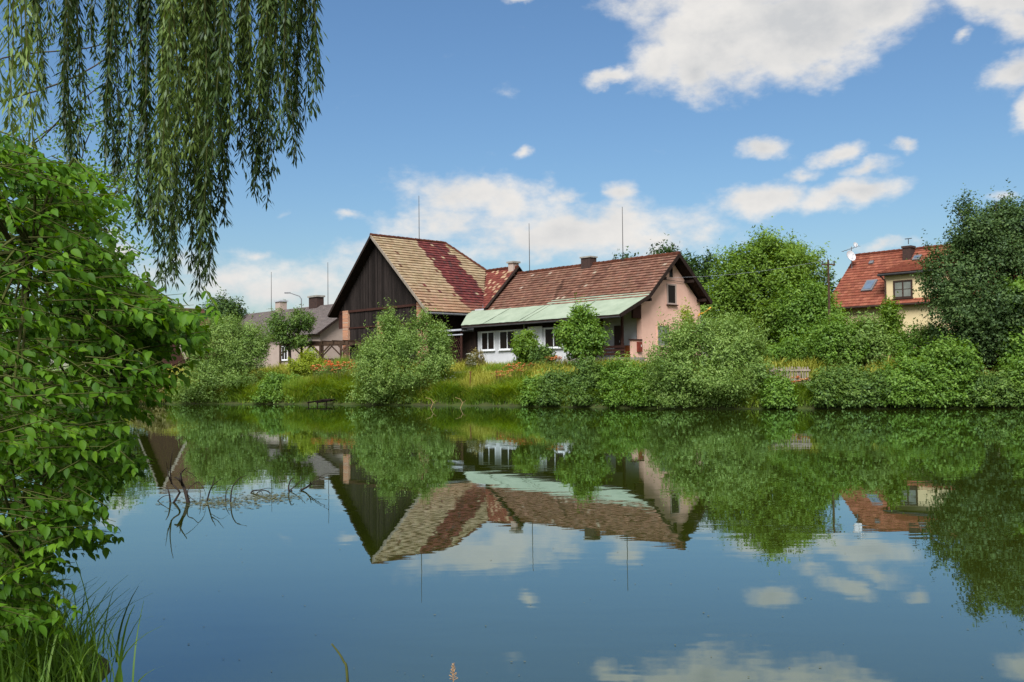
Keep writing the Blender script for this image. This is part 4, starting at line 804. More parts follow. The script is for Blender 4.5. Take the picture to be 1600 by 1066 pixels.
plant('far_tree', 'tall green tree beyond the brown boarded shed', TW, 190, 84, 440, 80, 'leaf_mid', None, 1000, 14, .3, .14, 1.0, .3, tr=.25)
# far bank, left to right
WL = dict(skirt=True, leaf=.135, wid=.05, cl=.7, upb=.8, spread=.2, shell=.3, vc=.26, shoot=.14)
plant('bank_shrub', 'olive green shrub at the water behind the left-hand leaves', SB, 110, SY(110)+2, 575, 70, 'leaf_mid', None, 700, 12)
plant('bank_shrub', 'low brownish shrub at the water edge left of the willow shrub', SB, 247, SY(247)+.8, 588, 42, 'leaf_brown', None, 800, 12, .12, .07, .4, skirt=True)
plant('willow_shrub', 'feathery pale willow shrub at the left end of the far bank', SB, 352, SY(352)+1.6, 497, 74, 'leaf_willow',
      [(.05, 0, .55, .92, .5, .44), (-.4, 0, .4, .6, .5, .38), (.5, -.1, .4, .52, .5, .38), (-.25, 0, .8, .3, .3, .2), (.15, 0, .78, .3, .3, .22), (.5, 0, .78, .26, .3, .2), (.72, 0, .6, .26, .3, .28), (-.6, 0, .6, .32, .3, .28), (0, -.55, .2, .95, .4, .22)], 3000, 16, **WL)
plant('bank_shrub', 'dark green low shrub between the left willow shrub and the yellow bush', SB, 436, SY(438)+1.2, 582, 34, 'leaf_mid', None, 800, 12, .12, .065, .4, skirt=True)
plant('yellow_bush', 'yellow-green pointed bush in front of the pergola', SB, 482, SY(482)+5, 543, 36, 'leaf_yellow', [(0, 0, .62, .34, .4, .40), (-.4, 0, .36, .55, .5, .34), (.42, 0, .36, .5, .5, .3), (0, -.2, .3, .8, .5, .28)], 760, 12, .12, .06, .45, upb=.7)
plant('bank_shrub', 'grey-green leafy bush right of the yellow bush', SB, 519, SY(519)+4.4, 572, 24, 'leaf_willow', None, 380, 12, .12, .06, .4)
plant('willow_shrub', 'large feathery willow shrub in front of the timber barn', SB, 634, SY(634)+1.2, 485, 84, 'leaf_willow',
      [(0, 0, .45, .85, .5, .42), (-.28, 0, .72, .26, .3, .28), (.52, 0, .70, .24, .3, .26), (.12, 0, .66, .3, .3, .26), (-.62, 0, .46, .34, .4, .3), (.68, 0, .45, .3, .4, .35), (0, -.55, .18, 1.0, .4, .2), (-.5, -.1, .28, .5, .4, .28), (.35, 0, .82, .16, .25, .16), (-.4, 0, .84, .14, .25, .16)], 2700, 16, **WL)
plant('brown_hedge', 'brown-tipped clipped bush in front of the lattice', SB, 743, 53.5, 546, 17, 'leaf_brown', [(0, 0, .55, .9, .8, .45), (0, 0, .3, .9, .8, .3)], 300, 12, .09, .05, .25)
plant('round_bush', 'round bright green bush in front of the white veranda', SB, 818, 51.6, 513, 24, 'leaf_bright', [(-.1, 0, .66, .85, .8, .33), (.1, 0, .4, .8, .8, .38), (.4, 0, .55, .5, .6, .3)], 620, 12, .14, .09, .38, bias=.5, spread=.25)
plant('bank_shrub', 'dark green small bush right of the round bright bush', SB, 846, 50.8, 538, 20, 'leaf_dark', None, 360, 12, .13, .08, .35)
plant('garden_tree', 'leafy young tree in front of the green lean-to roof', TW, 906, 50.0, 474, 42, 'leaf_mid', [(.15, 0, .78, .45, .5, .2), (-.45, 0, .58, .5, .5, .24), (.4, 0, .5, .55, .5, .28), (0, 0, .36, .75, .5, .24), (-.2, -.2, .5, .6, .4, .3)], 850, 13, .16, .09, .5, .2, spread=.26, tr=.07, low=-1.0)
for px, yt, hw_, lf_, lab in ((842, 590, 26, 'leaf_mid', 'low leafy shrub at the left end of the dark bank hedge'), (876, 578, 34, 'leaf_dark', 'dark bank shrub below the young leafy tree'), (925, 560, 38, 'leaf_dark', 'dense dark bank shrub below the porch rail'),
                              (972, 559, 34, 'leaf_mid', 'mid-green bank shrub below the meter box'), (1012, 566, 30, 'leaf_mid', 'bank shrub tucked against the left side of the right willow shrub')):
    plant('bank_shrub', lab, SB, px, SY(px)+1.0, yt, hw_, lf_, [(0, 0, .55, 1, .6, .45), (-.3, -.2, .3, .8, .6, .32), (.3, -.2, .3, .8, .6, .32), (0, -.5, .2, 1.0, .45, .2)], 1300, 13, .11, .065, .38, low=-1.0, skirt=True, shoot=.16, upb=.5)
plant('sapling', 'thin yellow-tipped sapling in front of the pink gable', SB, 1071, 45.5, 478, 12, 'leaf_yellow', [(0, 0, .82, .7, .7, .18), (0, 0, .55, .9, .8, .25)], 130, 12, .13, .05, .5, upb=.9, stems=4)
plant('willow_shrub', 'wide feathery willow shrub in front of the pink gable', SB, 1102, SY(1108)+1.1, 484, 98, 'leaf_willow',
      [(0, 0, .5, .8, .5, .42), (-.1, 0, .74, .3, .3, .24), (.3, 0, .76, .34, .3, .22), (-.45, 0, .56, .34, .3, .3), (.62, 0, .55, .34, .4, .32), (-.65, 0, .32, .34, .4, .3), (.1, -.55, .18, 1.0, .4, .2), (-.5, -.2, .28, .5, .4, .26), (.5, -.3, .34, .5, .4, .32)], 3300, 16, **WL)
B2 = dict(leaf=.12, wid=.07, cl=.42)
plant('bank_shrub', 'light green bush behind the picket fence', SB, 1234, 45.0, 528, 46, 'leaf_mid', None, 900, 12, **B2)
plant('bank_shrub', 'dark leafy shrub rising right of the picket fence', SB, 1308, 43.0, 492, 50, 'leaf_mid', None, 1100, 12, **B2)
plant('bank_shrub', 'loose shrub with pale tips below the skylight of the red-roofed house', SB, 1347, 43.0, 496, 46, 'leaf_willow', None, 850, 12, .15, .07, .55, upb=.6)
plant('bank_shrub', 'upright yellow-green shrub in front of the cream dormer', SB, 1392, 44.5, 470, 26, 'leaf_bright', [(0, 0, .72, .6, .6, .28), (0, 0, .4, .9, .6, .35)], 520, 12, .15, .07, .55, upb=.7)
plant('bank_shrub', 'tangled green shrub left of the tall dark tree', SB, 1438, 43.0, 505, 50, 'leaf_mid', None, 900, 12, **B2)
for px, yt, hw_, lf_, lab in ((1214, 622, 20, 'leaf_mid', 'low ground-hugging shrub below the picket fence'), (1306, 572, 44, 'leaf_dark', 'overhanging dark shrub just right of the orange lilies by the fence'), (1352, 580, 46, 'leaf_dark', 'overhanging mid-green shrub below the skylight'),
                              (1412, 556, 50, 'leaf_mid', 'spreading dark shrub over the water below the cream dormer'), (1478, 532, 50, 'leaf_mid', 'tall leafy shrub at the foot of the tall dark tree'), (1540, 584, 44, 'leaf_dark', 'dark overhanging shrub near the right edge of the bank'), (1602, 560, 44, 'leaf_mid', 'overhanging shrub cut by the right edge of the picture')):
    plant('bank_shrub', lab, SB, px, SY(px)+(.8 if px > 1250 else .25), yt, hw_, lf_, [(0, 0, .6, .9, .6, .4), (-.4, -.2, .3, .7, .6, .3), (.4, -.2, .32, .7, .6, .3), (0, -.5, .2, 1.0, .5, .2)], 1500, 13, .12, .072, .42, low=-1.0, skirt=True, shoot=.16, upb=.5)
plant('tall_tree', 'tall dark hornbeam tree at the right edge of the pond', TW, 1540, SY(1540)+3.4, 306, 106, 'leaf_tall',
      [(-.25, 0, .80, .34, .4, .15), (.28, 0, .82, .32, .4, .17), (0, 0, .64, .7, .5, .2), (-.62, 0, .56, .42, .5, .2), (.55, 0, .52, .5, .5, .22), (-.1, -.2, .38, .85, .5, .22), (.5, -.2, .32, .6, .5, .25), (-.55, 0, .3, .45, .5, .24), (0, -.1, .18, .9, .5, .18), (.1, 0, .74, .55, .45, .13), (.4, 0, .68, .5, .45, .16), (-.35, 0, .92, .12, .2, .08), (.2, 0, .94, .14, .2, .07), (.5, 0, .86, .16, .2, .1)], 5400, 16, .125, .075, .7, .14, spread=.24, shell=.45, tr=.2, low=-1.0, vc=.24)
plant('bank_shrub', 'pale green shrub before the tall dark tree at the right edge', SB, 1592, SY(1592)+2.0, 436, 34, 'leaf_mid', [(0, 0, .82, .8, .7, .17), (.1, 0, .6, .5, .5, .15), (0, 0, .3, .9, .6, .3)], 520, 12, .16, .1, .5)
plant('bank_shrub', 'green bushes beyond the right edge of the picture', SB, 1700, SY(1700)+3, 420, 90, 'leaf_dark', None, 900, 12, .2, .11, .6)

# grasses and flowers of the far bank
def blades(P, H, lean, wid, seg=3):
    n = len(P); az = rng.random(n)*2*math.pi; dirv = np.c_[np.cos(az), np.sin(az), np.zeros(n)]; sd = np.c_[-np.sin(az+rng.normal(0, .8, n)), np.cos(az), np.zeros(n)]
    rows = []
    for i in range(seg+1):
        t = i/seg; c = P+np.c_[np.zeros(n), np.zeros(n), H*(t-.35*lean*t*t)]+dirv*(H*lean*t*t)[:, None]; hw_ = (wid*(1-t**1.6)+.001)[:, None]
        rows += [c-sd*hw_, c+sd*hw_]
    V = np.stack(rows, 1).reshape(-1, 3); k = 2*(seg+1); base = (np.arange(n)*k)[:, None, None]
    q = np.array([[2*i, 2*i+1, 2*i+3, 2*i+2] for i in range(seg)])[None]; return V, (base+q).reshape(-1, 4), seg
def scatter(n, d0, d1, x0, x1, y0=36, y1=66):
    out = []
    while sum(map(len, out)) < n:
        P = np.c_[rng.uniform(x0, x1, n*2), rng.uniform(y0, y1, n*2)]; d = shore_sd(P); k = (d > d0) & (d < d1); out.append(P[k])
    P = np.concatenate(out)[:n]; return np.c_[P, ground_z(P)]
P = scatter(52000, .12, 9, -24, 24); P = P[(P[:, 0] < 3.5+rng.normal(0, 1.5, len(P))) | (shore_sd(P[:, :2]) > 1.6)]; P = P[~((P[:, 0] > 10.3) & (P[:, 0] < 13.6) & (P[:, 1] < 40.6))]; nn = len(P); Hh = rng.uniform(.2, .62, nn)*(1+.6*np.sin(P[:, 0]*1.7+np.sin(P[:, 1]*1.1))*np.sin(P[:, 1]*1.3))
V, Q, k = blades(P, Hh, rng.uniform(.2, .9, nn), rng.uniform(.012, .028, nn), 2); vv = np.clip(.5+.25*np.sin(P[:, 0]*.5+1)*np.sin(P[:, 1]*.43)+rng.normal(0, .2, nn), .02, .98)
tag(mesh_np('bank_grass', V, Q, MATS['grass'], v=np.repeat(vv, k)), 'rough green grass covering the sloping far bank', 'grass', kind='stuff')
P = scatter(20000, .02, 1.1, -22, 14); nn = len(P)
V, Q, k = blades(P, rng.uniform(.35, .85, nn)*(1+.5*np.sin(P[:, 0]*2.3)*np.sin(P[:, 0]*.71+1)), rng.uniform(.5, 1.3, nn), rng.uniform(.012, .026, nn), 3)
tag(mesh_np('shore_grass', V, Q, MATS['reed'], v=np.repeat(np.clip(.4+.3*np.sin(P[:, 0]*.8)+rng.normal(0, .18, nn), .02, .98), k)), 'arching grass fringe along the far waterline', 'grass', kind='stuff')
def clump_plant(name, label, cat, px, Y, n, rad, hgt, lf, lean=(.3, 1.0), wid=(.012, .03), flowers=None, nf=0, fh=(.9, 1.15), fs=.07, frad=None):
    p = atY(px, 600, Y); z0 = gz(p[0], p[1]); t = thing(name, label, cat, (p[0], p[1], z0))
    r_ = np.sqrt(rng.random(n)); az = rng.random(n)*6.283; B = np.c_[r_*np.cos(az)*rad[0], r_*np.sin(az)*rad[1], np.zeros(n)]
    zz = ground_z(B[:, :2]+p[:2])-z0; B[:, 2] = np.maximum(zz, -z0+.0)
    H = rng.uniform(.6, 1.05, n)*hgt; V, Q, k = blades(B, H, rng.uniform(*lean, n), rng.uniform(*wid, n), 3)
    mesh_np('blades', V, Q, MATS[lf], t, v=np.repeat(np.clip(rng.normal(.55, .2, n), 0, 1), k), kind='stuff')
    if flowers:
        st = MB(); Vs = []; Qs = []; o = 0
        for i in range(nf):
            q = math.sqrt(rng.random()); a = rng.random()*6.283; fr = frad or rad; b = np.array([q*math.cos(a)*fr[0], q*math.sin(a)*fr[1], 0]); b[2] = max(gz(b[0]+p[0], b[1]+p[1])-z0, -z0)
            h_ = hgt*rng.uniform(*fh); tp = b+np.array([rng.normal(0, .1), rng.normal(0, .1), h_]); st.tube([b, (b+tp)/2+rng.normal(0, .03, 3), tp], .006, 3)
            for m in range(6):
                an = m*1.047+a; dd = np.array([math.cos(an), math.sin(an), .55]); nn_ = np.array([-math.cos(an)*.5, -math.sin(an)*.5, 1.])
                v_, q_ = leaves_mesh(tp[None], dd[None], nn_[None], np.array([fs*rng.uniform(1.1, 1.6)]), np.array([fs*.62])); Vs.append(v_); Qs.append(q_+o); o += 4
        st.build('flower_stems', 'twig_green', t, kind='stuff'); mesh_np('flowers', np.concatenate(Vs), np.concatenate(Qs), MATS[flowers], t, kind='stuff')
    return t
clump_plant('daylily_clump', 'orange daylilies in a broad clump left of the central willow shrub', 'lilies', 513, SY(513)+2.1, 1500, (.85, .8), 1.0, 'reed', (.4, 1.1), (.012, .026), 'flower_orange', 60, (1.0, 1.35), .11)
clump_plant('daylily_clump', 'orange daylilies right at the left edge of the central willow shrub', 'lilies', 543, SY(543)+1.9, 1500, (.75, .8), 1.0, 'reed', (.4, 1.1), (.012, .026), 'flower_orange', 50, (1.05, 1.4), .11)
clump_plant('iris_clump', 'arching green iris leaves hanging to the water below the lilies', 'iris', 548, SY(548)+.6, 700, (.7, .35), 1.0, 'reed', (.7, 1.3), (.015, .03))
clump_plant('reed_clump', 'upright yellow-green reeds at the water right of the left willow shrub', 'reeds', 465, SY(465)+.9, 900, (.8, .5), 1.05, 'reed', (.05, .4), (.008, .02))
clump_plant('reed_clump', 'soft green horsetail patch near the barn corner', 'reeds', 533, SY(533)+6.5, 700, (.5, .4), 1.25, 'reed', (.03, .25), (.006, .015))
clump_plant('daylily_clump', 'small patch of orange lilies on the open bank lawn', 'lilies', 810, SY(810)+4.5, 500, (.7, .5), .55, 'reed', (.4, 1.0), (.012, .024), 'flower_orange', 34, (.95, 1.25), .10)
clump_plant('daylily_clump', 'yellow-orange lilies low on the bank beside the dark hedge', 'lilies', 795, SY(795)+1.9, 800, (.75, .7), .75, 'reed', (.4, 1.1), (.012, .024), 'flower_orange', 45, (.9, 1.2), .09)
clump_plant('iris_clump', 'pale arching iris leaves at the water below the open lawn', 'iris', 786, SY(786)+.45, 420, (.45, .3), .95, 'reed', (.6, 1.2), (.015, .03))
clump_plant('daylily_clump', 'orange lilies in front of the picket fence', 'lilies', 1242, 39.2, 450, (.6, .3), .42, 'reed', (.4, 1.0), (.012, .024), 'flower_orange', 26, (1.0, 1.35), .09)
clump_plant('yucca', 'pale cream flower spikes beside the brown-tipped bush', 'yucca', 738, 51.6, 160, (.35, .3), .7, 'reed', (.3, .9), (.02, .035), 'flower_white', 60, (.8, 1.7), .06, (.22, .1))
clump_plant('garden_lily', 'orange flowers at the foot of the young leafy tree', 'lilies', 864, 49.2, 260, (.4, .3), .7, 'reed', (.3, .9), (.012, .024), 'flower_orange', 30, (1.0, 1.3), .09)
clump_plant('dry_grass_clump', 'tawny dry grass tuft among the bank grasses', 'grass', 690, SY(690)+1.2, 500, (.8, .5), .7, 'grass', (.1, .6), (.006, .014))
clump_plant('reed_clump', 'bright green grass tuft at the foot of the steps', 'reeds', 705, SY(705)+3.2, 800, (.9, .7), .75, 'reed', (.2, .8), (.008, .02))
clump_plant('grass_clump', 'yellow-green grass clump on the lawn left of the orange patch', 'grass', 768, SY(768)+3.2, 900, (1.0, .8), .6, 'grass', (.2, .8), (.008, .018))
clump_plant('grass_clump', 'tall seeding grass between the rusty post and the lawn', 'grass', 745, SY(745)+1.6, 900, (.9, .6), .8, 'grass', (.1, .6), (.006, .014))
clump_plant('grass_clump', 'bright grass clump at the water below the lawn', 'grass', 755, SY(755)+.6, 700, (.9, .35), .65, 'reed', (.3, .9), (.01, .02))
clump_plant('white_daisies', 'small white daisies on the bank right of the central willow shrub', 'daisies', 700, SY(700)+1.8, 400, (.5, .4), .55, 'reed', (.3, .9), (.01, .02), 'flower_white', 22, (.9, 1.2), .05)
clump_plant('yellow_weeds', 'yellow-green weeds beside the landing stage', 'weeds', 490, SY(490)+1.6, 900, (.7, .6), .85, 'grass', (.2, .8), (.01, .022))
clump_plant('meadow_flowers', 'tall green weeds in front of the white veranda', 'weeds', 785, 51.0, 900, (1.1, .5), .75, 'reed', (.1, .6), (.01, .025))
for i, (px, lab) in enumerate(((672, 'pale arching dead stem at the water right of the central willow shrub'), (718, 'pale bent twig rising from the water below the steps'))):
    p = atZ(px, 638, 0); t = thing('bent_twig', lab, 'twig', (p[0], p[1]-.1, 0)); m_ = MB(); m_.tube([(0, 0, -.1), (.15, 0, .25), (.05, .05, .42), (-.2, .1, .5)], [.014, .012, .01, .006], 5); m_.build('stem', 'dry_grass', t); m_ = MB(); m_.tube([(.14, 0, .24), (.3, .03, .36)], [.008, .004], 4); m_.build('side_twig', 'dry_grass', t)

# ------------------------------------------------------------------ dead branches and flotsam in the water
def curve(pts, k=8):
    pts = [np.array(p, float) for p in pts]; out = []
    n = len(pts)
    for i in range(n-1):
        p0, p1, p2, p3 = pts[max(i-1, 0)], pts[i], pts[i+1], pts[min(i+2, n-1)]
        for j in range(k):
            t = j/k; out.append(.5*((2*p1)+(-p0+p2)*t+(2*p0-5*p1+4*p2-p3)*t*t+(-p0+3*p1-3*p2+p3)*t**3))
    return out+[pts[-1]]
def snag(name, label, Y, org, twigs):
    o = atY(org[0], org[1], Y); o[2] = 0; t = thing(name, label, 'branch', tuple(o))
    for pts, r0 in twigs:
        W = []
        for i, (x, y) in enumerate(pts):
            q = atY(x, y, Y+random.uniform(-.12, .12)); W.append(q-o)
        W[0][2] = min(W[0][2], -.05) if pts[0][1] > 770 else W[0][2]
        c = curve(W, 5); m_ = MB(); m_.tube(c, [r0*(1-.75*i/(len(c)-1)) for i in range(len(c))], 6); m_.build('twig', 'bark_dead', t, smooth=True)
    return t
snag('dead_branch', 'dark forked dead branch standing out of the pond', 11.9, (297, 784), [
    ([(296, 786), (290, 770), (285, 756), (278, 748), (273, 746)], .03), ([(285, 758), (282, 748), (284, 738), (292, 731)], .018), ([(284, 752), (283, 744), (281, 738)], .012), ([(280, 750), (276, 745)], .014),
    ([(296, 784), (293, 768), (302, 757), (310, 754), (318, 763), (322, 774)], .007), ([(290, 736), (300, 741), (309, 750), (318, 764)], .004), ([(290, 768), (296, 776), (305, 783)], .006)])
snag('dead_branch', 'thin crooked dead branch left of the forked one', 11.9, (267, 776), [
    ([(267, 778), (264, 770), (259, 758)], .014), ([(267, 776), (279, 773), (280, 768), (269, 756), (263, 742), (261, 732)], .016), ([(268, 756), (266, 735), (268, 715), (271, 700)], .010), ([(263, 740), (259, 720)], .006), ([(240, 777), (255, 776), (270, 774)], .008)])
snag('dead_branch', 'group of slender twigs curving out of the floating weed', 11.9, (325, 781), [
    ([(322, 783), (327, 770), (332, 758), (334, 750), (337, 744)], .011), ([(331, 760), (340, 752), (350, 746)], .007), ([(353, 781), (353, 772), (356, 764), (359, 761)], .008), ([(360, 780), (362, 766), (368, 754), (375, 747), (386, 743)], .010), ([(330, 763), (345, 760), (356, 765)], .004), ([(312, 782), (313, 770), (311, 762)], .006), ([(365, 780), (369, 768)], .004)])
snag('dead_branch', 'looped dead twig lying on the water', 12.7, (400, 771), [
    ([(395, 776), (392, 771), (396, 767), (406, 766), (416, 767), (422, 772), (414, 776), (404, 777), (396, 775)], .012), ([(403, 775), (402, 770), (408, 768), (410, 773), (404, 776)], .008), ([(400, 767), (418, 763), (430, 765)], .006)])
snag('dead_branch', 'rightmost dead twigs spraying out over the water', 12.9, (455, 768), [
    ([(452, 770), (451, 760), (455, 749), (460, 747)], .014), ([(452, 767), (464, 757), (478, 744)], .009), ([(470, 766), (478, 762), (484, 757), (486, 752)], .016), ([(478, 763), (495, 752), (512, 744)], .008), ([(484, 757), (500, 745), (515, 738)], .006), ([(455, 766), (462, 772), (470, 765)], .010), ([(486, 756), (500, 757), (512, 752)], .006)])
mat('pond_weed', (.07, .085, .03), (.13, .12, .06), 3, .8, 0, .2)
def floats(name, label, cat, n, gen_, size):
    P = np.array([gen_() for _ in range(n)]); P = np.array([atZ(x, y, .004) for x, y in P]); az = rng.random(n)*6.283; L_ = size*rng.uniform(.5, 1.5, n)
    D = np.c_[np.cos(az), np.sin(az), np.zeros(n)]; V, Q = leaves_mesh(P, D, np.tile([0, 0, 1.], (n, 1)), L_, L_*.6, .05)
    return tag(mesh_np(name, V, Q, MATS['pond_weed']), label, cat, kind='stuff')
floats('floating_weed', 'brownish weed floating around the dead branches', 'pond weed', 900, lambda: ((rng.normal(340, 38), rng.normal(785, 5)) if rng.random() < .6 else (rng.normal(425, 26), rng.normal(777, 4))), .05)
floats('floating_leaves', 'scattered bits of leaf floating on open water', 'flotsam', 110, lambda: (rng.uniform(180, 1580), 660+400*rng.random()**.7), .016)

# ------------------------------------------------------------------ near bank: willow, birch, leafy shrub, grass
# weeping willow: trunk out of frame on the left, strands hanging into view
wx, wy = -6.3, 6.8; wt = thing('weeping_willow', 'weeping willow whose long leafy strands hang into the top left', TW, (wx, wy, gz(wx, wy))); wo3 = np.array(wt.location)
mb = MB(); mb.tube(curve([(0, 0, -.4), (.1, 0, 1.2), (.3, .1, 2.6), (.9, .2, 4.2)], 4), list(np.linspace(.34, .2, 13)), 10); mb.build('trunk', 'bark', wt, smooth=True)
tops = []
for e in ((2.2, -.4, 5.4), (3.4, .2, 5.6), (4.6, .6, 5.55), (1.6, 1.4, 5.2), (3.0, 1.2, 5.8), (2.2, -1.8, 4.9)):
    mb = MB(); c = curve([(.9, .2, 4.1), (e[0]*.55+.3, e[1]*.5, e[2]-.15), e], 6); mb.tube(c, list(np.linspace(.12, .02, len(c))), 7); mb.build('limb', 'bark', wt, smooth=True)
def strand(px, ytip, Y, bias, ytop=-60, wide=1.0, sway=.05):
    tip = atY(px, ytip, Y); top = atY(px+rng.normal(0, 6), ytop, Y+rng.normal(0, .1)); top[2] = max(top[2], 5.0)
    n = 14; ph = rng.random()*6; sp = [top+(tip-top)*t+np.array([math.sin(ph+t*4)*sway*t, math.cos(ph+t*3)*sway*t, 0]) for t in np.linspace(0, 1, n)]
    Ln = np.linalg.norm(tip-top); m = int(Ln*155*wide); t = rng.random(m)*1.0; t = np.maximum(t, rng.random(m)*.3); sp = np.array(sp); f = t*(n-1); i0 = np.minimum(f.astype(int), n-2); fr = (f-i0)[:, None]
    B = sp[i0]*(1-fr)+sp[i0+1]*fr
    side = rng.normal(0, 1, (m, 3)); side[:, 2] = 0; side = unit(side); B += side*(np.abs(rng.normal(0, .022, m))*wide)[:, None]
    D = unit(side*rng.uniform(.25, .8, (m, 1))+np.array([0, 0, -1.0])+rng.normal(0, .15, (m, 3))); Nn = unit(side+rng.normal(0, .5, (m, 3))+np.array([0, 0, .5]))
    V, Q = leaves_mesh(B, D, Nn, rng.uniform(.05, .098, m), rng.uniform(.011, .018, m), .1)
    v = np.clip(bias+rng.normal(0, .17, m), .02, .98)
    o = mesh_np('hanging_branch', V-wo3, Q, MATS['leaf_strand'], wt, v=v, kind='stuff')
    mb = MB(); mb.tube([p_-wo3 for p_ in sp], list(np.linspace(.007, .002, n)), 4); s_ = mb.build('strand_stem', 'twig_green', o)
bunch = [(52, 162, 13, .3, 4), (110, 277, 14, .3, 7), (176, 280, 13, .28, 6), (199, 295, 8, .35, 2), (228, 382, 14, .25, 6), (264, 450, 17, .38, 8), (290, 372, 12, .45, 5), (314, 464, 14, .35, 8), (345, 345, 15, .3, 6), (384, 268, 14, .45, 6),
         (410, 318, 10, .3, 5), (425, 268, 9, .35, 4), (452, 248, 9, .3, 4), (470, 205, 9, .3, 4), (485, 190, 7, .32, 4), (272, 300, 14, .75, 3), (305, 250, 14, .85, 4), (338, 190, 12, .85, 3), (378, 165, 12, .75, 3), (418, 190, 11, .6, 3), (452, 130, 14, .5, 3), (80, 70, 12, .3, 2), (150, 90, 12, .3, 2), (263, 340, 10, .6, 4), (316, 340, 10, .5, 4), (348, 260, 9, .5, 3)]
for (px, yt, sp_, bi, cnt) in bunch:
    for k in range(cnt):
        x = px+rng.normal(0, sp_*.27); y = yt-abs(rng.normal(0, 1))*45 if k else yt
        strand(x, y, 7.0+rng.normal(0, .35)-(.7 if bi > .55 else 0), bi+rng.normal(0, .05))
for (x, y) in ((18, 250), (34, 330), (26, 290), (8, 200), (40, 180), (2, 150)): strand(x, y, 4.6+rng.normal(0, .1), .85, wide=.7)

# thin-leaved birch further along the bank
bx_, by_ = -7.9, 13.2; bt = thing('birch_tree', 'thin-leaved birch twigs behind the willow strands', TW, (bx_, by_, gz(bx_, by_))); bo = np.array(bt.location)
mb = MB(); mb.tube(curve([(0, 0, -.3), (.1, 0, 2), (0, .1, 4.5), (.2, 0, 8)], 5), list(np.linspace(.14, .03, 16)), 8)
LV = []; LQ = []; nl = 0
for i in range(20):
    y = rng.uniform(-30, 400); x1 = np.interp(y, [-40, 120, 300, 400], [240, 240, 215, 205])*rng.uniform(.55, 1.0); tip = atY(x1, y+15, 12.6+rng.normal(0, .9))-bo; st = np.array([.05, .0, max(1.0, tip[2]-rng.uniform(-.3, 2.2))])
    c = curve([st, st+(tip-st)*.4+rng.normal(0, .25, 3), st+(tip-st)*.75+rng.normal(0, .2, 3), tip, tip+np.array([.2, 0, -.15])], 5); mb.tube(c, list(np.linspace(.016, .002, len(c))), 4); c = np.array(c)
    for q in range(5):
        j = int(rng.integers(6, len(c)-1)); e = c[j]+rng.normal(0, .35, 3)+np.array([.15, 0, .05]); mb.tube([c[j], (c[j]+e)/2+rng.normal(0, .04, 3), e], [.006, .004, .0015], 3)
        for _ in range(34): LV.append(c[j]+(e-c[j])*rng.random()+rng.normal(0, .07, 3))
    for _ in range(60): LV.append(c[rng.integers(4, len(c))]+rng.normal(0, .14, 3))
mb.build('trunk', 'bark', bt, smooth=True); B = np.array(LV); n = len(B)
V, Q = leaves_mesh(B, rng.normal(0, 1, (n, 3))+np.array([0, 0, -.6]), rng.normal(0, 1, (n, 3)), rng.uniform(.035, .06, n), rng.uniform(.028, .045, n)); mesh_np('crown', V, Q, MATS['leaf_mid'], bt, v=np.clip(rng.normal(.45, .2, n), 0, 1), kind='stuff')

# leafy dogwood shrub close to the camera
sx_, sy_ = -3.35, 4.9; st_ = thing('leafy_shrub', 'large broad-leaved shrub overhanging the water at the left edge', SB, (sx_, sy_, gz(sx_, sy_))); s0 = np.array(st_.location)
ENV_Y = [225, 260, 300, 350, 400, 450, 480, 520, 560, 600, 640, 680, 720, 740, 780, 830, 860, 900, 940, 980, 1010]
ENV_X = [30, 130, 165, 165, 170, 225, 308, 305, 285, 250, 212, 182, 188, 198, 156, 150, 112, 98, 102, 76, 40]
def leaf_shape():
    """one ovate leaf, 1 long, folded and drooping; 4 stations"""
    st = [(0, 0), (.12, .17), (.35, .29), (.6, .25), (.82, .11), (1.0, 0)]; vs = []; fs = []
    for x, w_ in st:
        z = -.22*x*x; vs += [(x, -w_, z+w_*.32), (x, 0, z), (x, w_, z+w_*.32)]
    for i in range(len(st)-1):
        b = i*3; fs += [(b, b+1, b+4, b+3), (b+1, b+2, b+5, b+4)]
    return np.array(vs), np.array(fs)
LFV, LFQ = leaf_shape()
LEAVES = []
stem = MB()
root_pts = []
for i in range(11):
    ty = np.interp(i, [0, 10], [260, 930]); tx = np.interp(ty, ENV_Y, ENV_X)-rng.uniform(60, 130); tip = atY(tx, ty, rng.uniform(4.0, 5.2))-s0
    c = curve([(rng.normal(0, .08), rng.normal(0, .08), -.2), (tip[0]*.25, tip[1]*.3, tip[2]*.55+.15), (tip[0]*.7, tip[1]*.8, tip[2]*.92+.08), tip], 6); stem.tube(c, list(np.linspace(.022, .006, len(c))), 6); root_pts.append(np.array(c))
allc = np.concatenate(root_pts)
